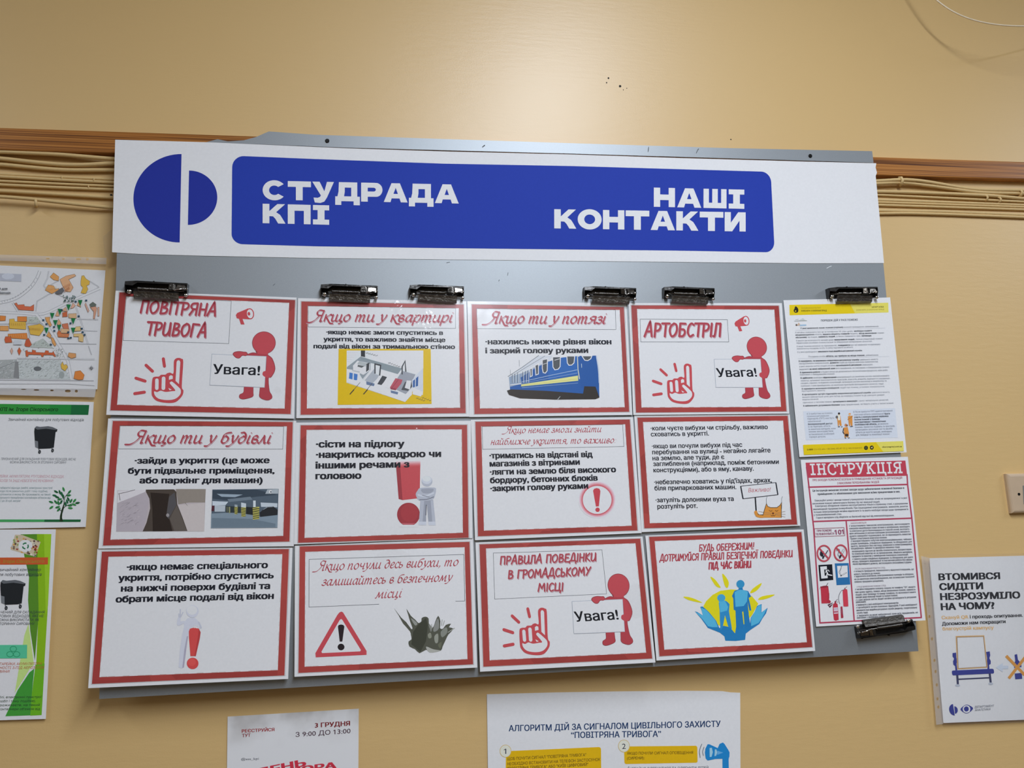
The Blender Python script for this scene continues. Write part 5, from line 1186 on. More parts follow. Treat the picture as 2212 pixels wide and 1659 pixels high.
def doc_instr():
    pl = Plane(BOARD_H + .0018, .003, 0, 0, B.at((1850, 990))[0][2])
    r = paper_sheet('fire_instruction_sheet', 'white instruction sheet with red title band and red ruled frame', 'notice', [(1729.6, 993.4), (1961, 986.6), (1999.3, 1340), (1763.1, 1353.7)], pl, .0005)
    a = Art(pl, (1710, 1000, .13562), up=(-.1, -1)); p = a.poly
    rd = '9d3f52'; rd2 = 'a83c4a'
    p([(222, -4), (1812, -38), (1842, 205), (250, 238)], rd2)
    for q in ([(237, 60), (260, 240), (350, 1020), (453, 2559)], [(1838, 180), (1848, 350), (1915, 880), (2067, 2473)]): a.line(q, 23, rd, False)
    a.line([(262, 386), (1850, 343)], 24, rd, False); a.line([(333, 934), (1915, 880)], 24, rd, False); a.line([(453, 2548), (2067, 2462)], 24, rd, False); a.line([(868, 915), (898, 1250), (998, 2518)], 22, rd, False); a.build('red_frame', r)
    a.strokes(SLAB, 'ІНСТРУКЦІЯ', (300, 190), (1772, 158), 172, 'd6d3da', .15, 0, None, 4, None, .07); a.build('heading', r)
    t = lambda s, x0, y0, x1, y1, x, b=0, m='4a4c56': a.text(s, (x0, y0), (x1, y1), m, x=x, bold=b)
    t('ПРО ЗАХОДИ ПОЖЕЖНОЇ БЕЗПЕКИ В ПРИМІЩЕННЯХ УСТАНОВ ТА ОРГАНІЗАЦІЙ', 333, 290, 1762, 252, 24, .02, '94455a'); t('З МАСОВИМ ПЕРЕБУВАННЯМ ЛЮДЕЙ', 728, 338, 1395, 319, 24, .02, '94455a'); a.build('subheading', r)
    t('Ця інструкція визначає основні заходи щодо забезпечення пожежної безпеки в', 335, 457, 1795, 412, 24, .03, '34363f'); t('приміщеннях і є обов\'язковою для виконання всіма працюючими в них.', 415, 511, 1730, 470, 24, .03, '34363f')
    a.build('body_text', r)
    for s, x0, y0, x1, y1 in (('Евакуаційні шляхи і виходи повинні утримуватися вільними, нічим не захаращуватися і в разі', 370, 612, 1840, 569), ('виникнення пожежі забезпечувати безпеку під час евакуації людей.', 335, 660, 1408, 630), ('Електричне обладнання повинно експлуатуватися тільки в справному стані, з урахуванням', 378, 701, 1850, 657), ('рекомендацій підприємств-виробників. При пошкодженні електромереж, вимикачів, розеток', 345, 750, 1855, 702), ('та інших електроприладів негайно відключити їх та вжити необхідні заходи щодо приведення їх', 350, 796, 1860, 749), ('у пожежобезпечний стан.', 352, 840, 800, 826), ('Горючі матеріали слід зберігати на безпечній відстані від електрообладнання.', 395, 886, 1635, 846)):
        t(s, x0, y0, x1, y1, 21, .018)
    a.build('body_text', r)
    t('ЗАБОРОНЯЄТЬСЯ:', 940, 972, 1195, 963, 18, 0, '8a4a5c')
    rows = [('√ влаштовувати тимчасові електромережі, застосовувати', 915, 1015, 1880, 982), ('саморобні некалібровані плавкі вставки в запобіжниках, прокладати', 918, 1056, 1880, 1024), ('та електричні дроти безпосередньо по горючій основі, експлуату-', 922, 1097, 1885, 1064), ('вати світильники зі знятими ковпаками (розсіювачами), використо-', 925, 1137, 1890, 1104), ('вувати саморобні подовжувачі, які не відповідають вимогам', 928, 1178, 1900, 1145), ('Правил улаштування електроустановок;', 935, 1218, 1520, 1198),
      ('√ використовувати побутові електронагрівальники, чайники', 943, 1257, 1910, 1225), ('(окрім приміщень, спеціально відведених та обладнаних для', 945, 1298, 1915, 1265), ('цього), залишати без нагляду увімкнені в електромережу', 948, 1338, 1920, 1305), ('кондиціонери, чайники та друкарські машинки тощо;', 950, 1375, 1725, 1350), ('захаращувати підступи до засобів пожежогасіння, використовува-', 962, 1420, 1918, 1386), ('ти пожежний інвентар не за призначенням, зберігати матеріали,', 962, 1460, 1925, 1428), ('предмети та інвентар у приміщеннях інженерних комунікацій;', 965, 1500, 1860, 1470), ('√ палити (окрім спеціально відведених та обладнаних для цього', 970, 1543, 1935, 1510), ('місць), проводити зварювальні та інші вогневі роботи без оформ-', 972, 1582, 1930, 1550), ('лення відповідного дозволу, застосовувати легкозаймисті рідини.', 975, 1622, 1915, 1592)]
    for s, x0, y0, x1, y1 in rows: t(s, x0, y0, x1, y1, 21, .018)
    a.build('body_text', r)
    a.line([(365, 1045), (835, 1028), (848, 1157), (373, 1175)], 6, '8d3f52', False, closed=True); t('ПРИ ПОЖЕЖІ', 405, 1096, 640, 1087, 24, .02, '84405a'); t('ТЕЛЕФОНУВАТИ', 385, 1151, 680, 1138, 24, .02, '84405a'); t('101', 688, 1141, 835, 1132, 58, .02, '84405a'); a.build('phone_box', r)
    for cx, cy, rx in ((515, 1440, 104), (781, 1432, 101)):
        a.ring(cx, cy, rx, 124, 24, 'a8434e')
    p([(450, 1440), (470, 1370), (485, 1400), (515, 1410), (500, 1450), (515, 1490), (480, 1490), (455, 1470)], '26262e'); a.line([(500, 1520), (575, 1395)], 14, '3a3b44'); a.ell(502, 1508, 14, 16, '26262e')
    a.line([(770, 1500), (830, 1385)], 30, '33353d'); a.line([(775, 1490), (832, 1383)], 20, 'd5d8de'); a.line([(768, 1510), (785, 1475)], 26, '33262e'); a.line([(710, 1400), (745, 1370), (765, 1390), (745, 1430), (740, 1470), (765, 1490)], 7, '44464e', smooth=4)
    a.line([(440, 1355), (590, 1525)], 24, 'a8434e'); a.line([(708, 1345), (852, 1520)], 24, 'a8434e'); a.build('prohibition_icons', r)
    a = Art(pl, (1720, 1170, .15674), up=(-.1, -1), lift=.0002); p = a.poly
    p([(305, 322), (495, 312), (511, 528), (324, 545)], '17181f'); p([(330, 345), (420, 338), (424, 380), (385, 385), (392, 470), (432, 470), (434, 503), (345, 510)], 'c6ccd2')
    w = 'd2d7dc'; a.ell(402, 370, 13, 14, w); a.line([(412, 395), (428, 430), (440, 455), (490, 465)], 15, w); a.line([(428, 430), (418, 470), (405, 492)], 14, w); a.line([(405, 425), (415, 398), (440, 392), (455, 410)], 10, w); a.build('exit_pictogram', r)
    p([(530, 300), (722, 295), (746, 590), (556, 600)], '2a6494'); p([(562, 335), (706, 330), (712, 490), (577, 498)], 'c9ced5'); a.line([(615, 470), (688, 430)], 16, '4a4d55'); a.line([(622, 466), (686, 430)], 9, 'cdd2d8'); a.ell(618, 468, 9, 11, '2a2326'); a.line([(618, 465), (590, 425), (605, 390), (628, 335)], 6, '55585f', smooth=4); a.line([(612, 440), (605, 410), (620, 370), (615, 335)], 5, '7c8088', smooth=4); a.build('smoking_pictogram', r)
    e = 'aa3240'
    p([(335, 628), (440, 612), (452, 700), (455, 830), (430, 850), (348, 852), (342, 740)], e); a.ell(388, 622, 54, 14, '8c2835', -6); a.line([(410, 615), (437, 572)], 7, '4d3a40'); a.line([(325, 655), (335, 620), (440, 625), (443, 660)], 4, '5d3038'); p([(438, 710), (455, 710), (456, 780), (435, 840)], '992b38'); a.ell(450, 828, 26, 24, '9c2f3c'); p([(430, 870), (505, 838), (500, 870), (465, 912)], '4a2333'); a.line([(455, 885), (505, 850)], 7, 'cfd4d8')
    p([(505, 890), (515, 855), (535, 848), (560, 852), (573, 880), (585, 1060), (575, 1078), (520, 1078)], e, smooth=2); p([(515, 910), (572, 905), (577, 990), (520, 996)], 'c2aeb8'); a.line([(520, 930), (572, 926)], 8, '86909f'); p([(518, 960), (576, 956), (578, 975), (520, 980)], 'a05061'); p([(528, 825), (548, 820), (550, 855), (530, 855)], '8c2a36'); a.line([(535, 825), (570, 795)], 6, '55343c'); a.line([(545, 825), (578, 835)], 4, '55343c')
    p([(640, 690), (650, 665), (690, 655), (705, 680), (718, 875), (708, 892), (660, 893), (650, 870)], 'b83c49', smooth=2); a.line([(665, 660), (620, 680), (590, 740), (585, 800), (600, 858)], 6, '4c4a52', smooth=4); a.line([(660, 655), (698, 620)], 5, '5a4a50'); a.line([(668, 640), (680, 660)], 8, '8c2a36')
    p([(610, 895), (636, 892), (650, 1045), (645, 1052), (616, 1053)], '963040'); a.line([(615, 930), (638, 1000)], 6, '7a5a6c'); a.build('extinguishers_picture', r)
    t = lambda s, x0, y0, x1, y1, x=18, b=.018, m='4a4c56': a.text(s, (x0, y0), (x1, y1), m, x=x, bold=b)
    t('ПІСЛЯ ЗАКІНЧЕННЯ РОБОТИ СЛІД:', 812, 386, 1228, 368, 15, 0, '6a5a68'); t('У РАЗІ ВИЯВЛЕННЯ ПОЖЕЖІ СЛІД:', 835, 634, 1238, 614, 15, 0, '6a5a68')
    rows = [('√ оглянути приміщення, переконатися у відсутності порушень, що', 795, 420, 1622, 388), ('можуть призвести до пожежі;', 798, 458, 1158, 444), ('√ відключити освітлення, електроживлення приладів та обладнан-', 800, 490, 1622, 456), ('ня (за винятком електрообладнання, яке за вимогами технології', 802, 528, 1632, 492), ('повинно працювати цілодобово).', 804, 564, 1205, 548),
      ('√ негайно повідомити пожежну охорону по телефону "101", вказати', 812, 668, 1642, 632), ('при цьому адресу, поверх, місце виникнення пожежі, наявність', 815, 706, 1645, 668), ('людей, своє прізвище та номер телефону, по можливості вжити', 818, 742, 1648, 704), ('заходів щодо евакуації людей та гасіння пожежі;', 820, 776, 1398, 750), ('√ у разі загрози життю людей негайно організувати їх рятування', 822, 814, 1655, 772), ('(евакуацію);', 825, 844, 962, 836), ('√ вимкнути у разі необхідності електроенергію;', 828, 882, 1412, 852), ('√ організувати зустріч пожежних підрозділів. У разі необхідності', 830, 918, 1665, 876), ('викликати інші аварійно-рятувальні служби (медичну, газорятувальну', 833, 956, 1668, 916), ('службу тощо);', 836, 992, 990, 984), ('√ видалити за межі небезпечної зони всіх працівників, не', 838, 1030, 1678, 984), ('пов\'язаних з ліквідацією пожежі', 838, 1060, 1228, 1036)]
    for q in rows:
        if q[0].startswith('√ негайно'): a.build('body_text', r)
        t(*q)
    a.build('body_text', r)
doc_instr()

# ================================================================== metal clips
def clip_parts(root):
    """Built around the origin: x to the right, z up, the board's face at y = 0, the viewer towards -y; 100 mm wide."""
    s = .001
    mb = MB()
    # back plate and roof of the channel
    mb.prism([(-50 * s, -.0012, -6 * s), (50 * s, -.0012, -6 * s), (50 * s, -.0012, 15 * s), (-33 * s, -.0012, 15 * s), (-36 * s, -.0012, 13 * s), (-50 * s, -.0012, 13 * s)], (0, .0012, 0))
    mb.prism([(-34 * s, 0, 15 * s), (50 * s, 0, 15 * s), (49 * s, -.013, 14 * s), (-33 * s, -.013, 14 * s)], (0, 0, -.0011))
    mb.prism([(-50 * s, 0, 13 * s), (-36 * s, 0, 13 * s), (-34 * s, 0, 15 * s), (-33 * s, -.013, 14 * s), (-36 * s, -.013, 12 * s), (-50 * s, -.013, 12 * s)], (0, 0, -.0011))
    # front lip, deep at the left, narrow along the middle
    mb.prism([(-50 * s, -.013, 12 * s), (-36 * s, -.013, 12 * s), (-32 * s, -.013, 14 * s), (20 * s, -.013, 14 * s), (49 * s, -.013, 14 * s), (49 * s, -.013, 11.5 * s), (20 * s, -.0134, 11 * s), (-30 * s, -.0138, 10.5 * s), (-37 * s, -.014, 5 * s), (-50 * s, -.014, 5.5 * s)], (0, .001, 0))
    # end cheeks
    mb.prism([(-50 * s, 0, 13 * s), (-50 * s, -.013, 12 * s), (-50 * s, -.014, 5.5 * s), (-50 * s, -.009, -6 * s), (-50 * s, 0, -6 * s)], (.001, 0, 0))
    mb.prism([(49 * s, 0, 15 * s), (49 * s, -.013, 14 * s), (49 * s, -.013, 6 * s), (49 * s, -.008, -5 * s), (49 * s, 0, -6 * s)], (.001, 0, 0))
    # small tabs on the rim
    mb.box((-8 * s, -.004, 14.5 * s), (-6 * s, -.001, 18 * s)); mb.box((40 * s, -.004, 14.5 * s), (42 * s, -.001, 16.5 * s))
    mb.build('housing', M_NICKEL_DARK, root)
    mb = MB()        # latch block at the right
    mb.prism([(20 * s, -.012, 12 * s), (26 * s, -.0145, 11.5 * s), (27 * s, -.0145, 1 * s), (20 * s, -.0115, 2 * s)], (0, .001, 0))
    mb.prism([(27 * s, -.0145, 11.5 * s), (31 * s, -.012, 11.5 * s), (32 * s, -.012, 1 * s), (27 * s, -.0145, 1 * s)], (0, .001, 0))
    mb.prism([(33 * s, -.0125, 10.5 * s), (47 * s, -.011, 10.5 * s), (47 * s, -.012, 2 * s), (33 * s, -.0135, 1.5 * s)], (0, .001, 0))
    mb.build('latch_plate', M_NICKEL, root)
    mb = MB()        # torsion spring along the rod
    pts = [(-30 * s + i * .155 * s, -.0075 + .0032 * math.cos(i * .62), 1.5 * s + .0032 * math.sin(i * .62)) for i in range(300)]
    mb.tube(pts, .0007, 6)
    mb.build('spring', M_NICKEL, root, smooth=True)
    mb = MB(); mb.tube([(-49 * s, -.0075, 1.5 * s), (49 * s, -.0075, 1.5 * s)], .0013, 10); mb.build('pivot_rod', M_NICKEL, root, smooth=True)
    mb = MB()        # the jaw that presses on the paper
    prof = [(-.0115, -3.0), (-.0128, -4.5), (-.0112, -8), (-.0098, -14), (-.0062, -16), (-.0045, -16.3)]
    n = 17; V = []; Fc = []
    for j in range(n):
        x = (-35 + 72 * j / (n - 1)) * s
        for y, z in prof: V.append((x, y + .0003 * math.sin(j * 1.7 + z), z * s))
        for y, z in prof[::-1]: V.append((x, y + .0009, (z + .2) * s))
    m = 2 * len(prof)
    for j in range(n - 1):
        for q in range(m): Fc.append([j * m + q, j * m + (q + 1) % m, (j + 1) * m + (q + 1) % m, (j + 1) * m + q])
    Fc += [list(range(m)), [(n - 1) * m + q for q in range(m)]]
    mb.add(V, Fc); mb.build('jaw', simple('brushed_dull_steel', (.16, .15, .135), rough=.36, metal=.95, bump=.5, scale=320, var=.35), root)
    for x, y, z, r in ((-43, -.0085, -4, 4.2), (48.5, -.0095, 5, 2.6), (48, -.0085, -6, 3.4)):
        mb = MB(); mb.ball((x * s, y, z * s), r * s, (1, .8, 1), 14); mb.build('rivet', M_CHROME, root, smooth=True)
    mb = MB(); mb.tube([(30 * s, -.0142, -.5 * s), (33 * s, -.015, 1.5 * s), (46 * s, -.0142, 3.8 * s)], .0008, 8); mb.build('wire_arm', M_CHROME, root, smooth=True)
clip0 = empty('metal_clip', (0, 0, 0), 'dark metal clip over the boxed two-word title at the board top left', 'clip', 'metal clips on the board')
clip_parts(clip0)
def place_clip(o, px, w_px, ang, label, flip=False):
    c = B.at(px)[0]
    e = B.at([(px[0] - w_px / 2, px[1]), (px[0] + w_px / 2, px[1])]); sc = np.linalg.norm(e[1] - e[0]) / .1
    o.location = (c[0], c[1] - .0004, c[2]); o.scale = (sc, 1.0, 1.0)
    o.rotation_euler = (0, math.radians(ang), 0)
    o['label'] = label
CLIPS = [((341, 630.5), 134, 2.2, 'dark metal clip at the far left, hiding the top of a two-word red title'),
 ((755, 636), 122, 1.6, 'metal clip above the yellow flat picture sheet, left of its two'),
 ((943, 637), 116, 1.6, 'metal clip above the yellow flat picture sheet, right of its two'),
 ((1315, 640), 111, 1.4, 'metal clip above the right end of the railway carriage sheet'),
 ((1484.5, 640), 108, 1.4, 'metal clip on the short one-word title sheet at the top right'),
 ((1837, 639), 105, -1.2, 'metal clip on the yellow header of the fine print sheet'),
 ((1906, 1352), 121, 175.6, 'upturned metal clip under the red framed instruction sheet at lower right')]
for i, (px, w, ang, lab) in enumerate(CLIPS):
    if i == 0: o = clip0
    else:
        o = clip0.copy(); COL.objects.link(o)
        for ch in list(clip0.children):
            d = ch.copy(); COL.objects.link(d); d.parent = o
    place_clip(o, px, w, ang, lab)

# ================================================================== notices pinned to the wall
def poster_right():
    pl = Plane(.006, .003, 0, 0, wall_at(2100, 1205)[2])
    k = .24116; C0 = (1980, 1190, k)
    pxs = lambda l: [(1980 + x * k, 1190 + y * k) for x, y in l]
    r = paper_sheet('bench_poster', 'white poster with navy bench drawing in a punched clear sleeve, right of the board', 'poster', pxs([(115, 65), (480, 56), (1210, 36), (1330, 1498), (240, 1542)]), pl, .0004)
    a = Art(pl, C0, up=(-.07, -1)); p = a.poly; nv = '28307c'; tn = 'c99f63'
    t = lambda s, x0, y0, x1, y1, cap=None, b=0, m='16181f', x=None: a.text(s, (x0, y0), (x1, y1), m, cap=cap, x=x, bold=b)
    t('ВТОМИВСЯ', 197, 262, 750, 251, 58, .05); t('СИДІТИ', 205, 351, 598, 342, 60, .05); t('НЕЗРОЗУМІЛО', 212, 440, 930, 424, 60, .05); t('НА ЧОМУ?', 218, 530, 700, 516, 60, .05); a.build('heading', r)
    t('Скануй QR', 225, 612, 465, 605, 30, .03, tn); t('і проходь опитування.', 477, 605, 952, 590, 30, .035); t('Допоможи нам покращити', 228, 668, 798, 646, 31, .035); t('благоустрій кампусу', 232, 712, 692, 700, 30, .03, tn); a.build('body_text', r)
    p([(322, 915), (354, 911), (356, 955), (366, 985), (358, 1010), (364, 1068), (348, 1070), (345, 1032), (330, 1020), (326, 990), (336, 965), (322, 945)], nv); p([(622, 905), (655, 900), (660, 935), (652, 962), (664, 985), (664, 1012), (650, 1022), (652, 1056), (636, 1058), (630, 1000), (632, 960)], nv)
    p([(350, 762), (606, 756), (637, 1046), (364, 1062)], 'c09a66'); p([(358, 772), (600, 765), (630, 1040), (371, 1054)], '7d6650'); p([(364, 777), (596, 770), (624, 1036), (376, 1050)], 'cfd4d9')
    a.rrect([(314, 1072), (690, 1055), (696, 1098), (320, 1116)], 14, nv); a.line([(364, 1112), (370, 1195)], 19, '2d3050', False); a.line([(655, 1098), (664, 1182)], 19, '2d3050', False); a.line([(372, 1150), (655, 1136)], 12, '2d3050', False); a.ell(368, 1205, 22, 11, 'a3a8b2'); a.ell(664, 1190, 22, 11, 'a3a8b2'); a.build('bench_picture', r)
    p([(708, 1045), (772, 1004), (772, 1028), (822, 1028), (822, 1056), (772, 1058), (772, 1086)], 'b4bcc9')
    p([(878, 930), (900, 924), (908, 975), (938, 1010), (946, 1146), (884, 1150), (872, 1020), (884, 985)], nv); p([(876, 1048), (940, 1042), (944, 1092), (880, 1098)], 'd0d4da')
    a.line([(802, 940), (968, 1112)], 26, 'c1873c', False); a.line([(826, 1142), (990, 930)], 26, 'c1873c', False); a.line([(990, 1060), (1060, 1055)], 14, nv); a.build('bottle_picture', r)
    p([(326 + 16 * i / 20 - 42 * math.sin(math.pi * i / 20), 1423 - 51 * math.cos(math.pi * i / 20)) for i in range(21)], nv); p([(338 + 6 * i / 20 + 28 * math.sin(math.pi * i / 20), 1425 - 33 * math.cos(math.pi * i / 20)) for i in range(21)], nv)
    p([(393, 1418), (420, 1390), (448, 1377), (480, 1388), (506, 1410), (482, 1440), (450, 1456), (418, 1444)], nv, smooth=3); a.ell(447, 1417, 34, 34, 'ced3da'); a.ell(446, 1416, 22, 23, nv); a.line([(470, 1405), (472, 1440)], 8, 'ced3da')
    t('ДЕПАРТАМЕНТ', 520, 1408, 696, 1396, 19, 0, '5a5d68'); t('АНАЛІТИКИ', 524, 1435, 662, 1426, 19, 0, '5a5d68'); a.build('logos', r)
    # the clear sleeve: punched milky edge and the film in front of the paper
    ps = Plane(.0068, .003, 0, 0, wall_at(2100, 1205)[2])
    holes = [(115, 588), (138, 788), (160, 980), (170, 1080), (181, 1200), (187, 1325), (195, 1398)]
    b = Art(ps, C0)
    edge = [(40, 45), (112, 62), (165, 560), (238, 1550), (176, 1558), (98, 600)]
    b.poly(edge, F_MILK, [[(hx + 9 * math.cos(q * .785), hy + 14 * math.sin(q * .785)) for q in range(8)] for hx, hy in holes]); b.build('sleeve_edge', r)
    b = Art(ps, C0, lift=.0002)
    for (hx, hy) in holes: b.ring(hx, hy, 9, 14, 4, 'a58d6e')
    for y0, x0 in ((120, 62), (380, 92), (490, 100)): b.line([(x0, y0), (x0 + 28, y0 - 4)], 3, 'a5947c')
    b.build('punched_holes', r)
    b = Art(ps, C0, lift=.0003); b.poly([(60, 30), (1240, 20), (1350, 1530), (176, 1560)], F_CLEAR); b.build('clear_sleeve', r)
poster_right()

def poster_event():
    pl = Plane(.002, .002, 0, 0, wall_at(640, 1540)[2]); k = .16275
    pxs = [(460 + x * k, 1500 + y * k) for x, y in ((195, 295), (1935, 190), (1925, 1900), (175, 1900))]
    r = paper_sheet('event_poster', 'white poster with red date text, stained along its top edge, below the board', 'poster', pxs, pl, mat=M_STAIN)
    a = Art(pl, (460, 1500, k), up=(.0, -1))
    t = lambda s, x0, y0, x1, y1, cap, b=0, m='8c2a2e': a.text(s, (x0, y0), (x1, y1), m, cap=cap, bold=b)
    t('РЕЄСТРУЙСЯ', 382, 508, 816, 486, 42, .03); t('ТУТ', 386, 568, 500, 560, 42, .03, '7d3438'); a.build('registration_text', r); t('3 ГРУДНЯ', 1352, 440, 1820, 413, 60, .035, '6e2426'); t('З 9:00 ДО 13:00', 1096, 564, 1826, 513, 62, .008, '4a3740'); a.build('date_text', r); t('@sss_kpi', 374, 874, 607, 866, 30, 0, '4a4d55'); a.build('account_text', r)
    a.up = np.array([-.12, -.99]); t('ДЕНЬ', 560, 1085, 1240, 945, 92, .05, 'b53040'); a.up = np.array([.0, -1.]); t('ДОНОРА', 650, 1110, 1640, 975, 82, .05, 'b53040'); a.build('heading', r)
    for (x, y, rx, ry) in ((560, 330, 190, 40), (1150, 285, 140, 36), (1560, 262, 90, 44), (730, 312, 40, 10)): pass
poster_event()

def poster_alarm():
    pl = Plane(.002, .002, 0, 0, wall_at(1320, 1500)[2])
    r = paper_sheet('air_alarm_poster', 'white poster with numbered yellow boxes and a blue loudhailer, below the board', 'poster',
        [(1051.7, 1499.7), (1200, 1495.7), (1330, 1493.6), (1480, 1492.2), (1560, 1493), (1578, 1495.6), (1599, 1496.5), (1600, 1800), (1056, 1800)], pl, mat=ink('cbccca'))
    a = Art(pl, (1030, 1480, .13562), up=(0, -1)); p = a.poly; nv = '23395c'; yl = 'cf9f14'
    b2 = lambda x, y: ((1310 + x * .14014 - 1030) / .13562, (y * .14014) / .13562)
    t = lambda s, p0, p1, cap, b=0, m=nv: a.text(s, p0, p1, m, cap=cap, bold=b)
    t('АЛГОРИТМ ДІЙ ЗА СИГНАЛОМ ЦИВІЛЬНОГО ЗАХИСТУ', (508, 735), b2(1760, 641), 97, .022); t('“ПОВІТРЯНА ТРИВОГА”', (1500, 842), b2(842, 796), 97, .022); a.build('heading', r)
    a.rrect([(465, 1052), (1978, 984), (1985, 1700), (455, 1700)], 40, yl); a.rrect([b2(270, 945), b2(1400, 934), b2(1406, 1195), b2(278, 1216)], 30, yl); a.build('yellow_boxes', r)
    for c, ch, q0, q1 in (((457, 1050), '1', (430, 1097), (468, 1095)), (b2(270, 938), '2', b2(240, 984), b2(298, 982))):
        a.ell(c[0], c[1], 93, 101, 'b99e5c'); a.ell(c[0], c[1], 85, 93, 'cfc9b8'); t(ch, q0, q1, 88, 0, '2c3040')
    a.build('step_numbers', r)
    tx = '4c3a18'
    t('ЩОБ ПОЧУТИ СИГНАЛ "ПОВІТРЯНА ТРИВОГА"', (487, 1198), (1742, 1132), 48, .006, tx); t('НЕОБХІДНО ВСТАНОВИТИ НА ТЕЛЕФОН ЗАСТОСУНОК', (487, 1279), (1966, 1206), 48, .006, tx); t('"ПОВІТРЯНА ТРИВОГА" АБО "КИЇВ ЦИФРОВИЙ"', (487, 1352), (1775, 1285), 48, .006, tx)
    a.build('body_text', r)
    t('ЯКЩО ПОЧУЛИ СИГНАЛ ОПОВІЩЕННЯ', b2(320, 1073), b2(1336, 1059), 44, .006, tx); t('(СИРЕНИ):', b2(318, 1148), b2(585, 1141), 44, .006, tx); t('НЕГАЙНО ОДЯГНУТИСЯ ТА ОДЯГНУТИ ДІТЕЙ,', b2(360, 1308), b2(1585, 1292), 42, 0, '4a4e58'); a.line([b2(322, 1300), b2(345, 1255)], 8, '4a4e58'); a.build('body_text', r)
    bl = '1f76b0'
    p([b2(*q) for q in ((1518, 1040), (1525, 980), (1560, 910), (1590, 912), (1715, 970), (1745, 905), (1795, 884), (1820, 905), (1880, 1000), (1898, 1035), (1896, 1100), (1884, 1135), (1888, 1420), (1790, 1420), (1788, 1135), (1680, 1138), (1560, 1162), (1530, 1130))], bl)
    p([b2(*q) for q in ((1590, 970), (1625, 965), (1640, 1035), (1620, 1105), (1592, 1108))], '8fb6d2'); p([b2(*q) for q in ((1672, 990), (1695, 990), (1708, 1040), (1690, 1090), (1665, 1095))], '8fb6d2'); p([b2(*q) for q in ((1708, 1010), (1800, 1040), (1710, 1075))], '5b97c2')
    a.line([b2(1470, 908), b2(1435, 1010), b2(1444, 1116)], 9, '4a5460', smooth=5); a.line([b2(1505, 955), b2(1484, 1020), b2(1494, 1086)], 9, '4a5460', smooth=5); a.build('loudhailer_picture', r)
poster_alarm()

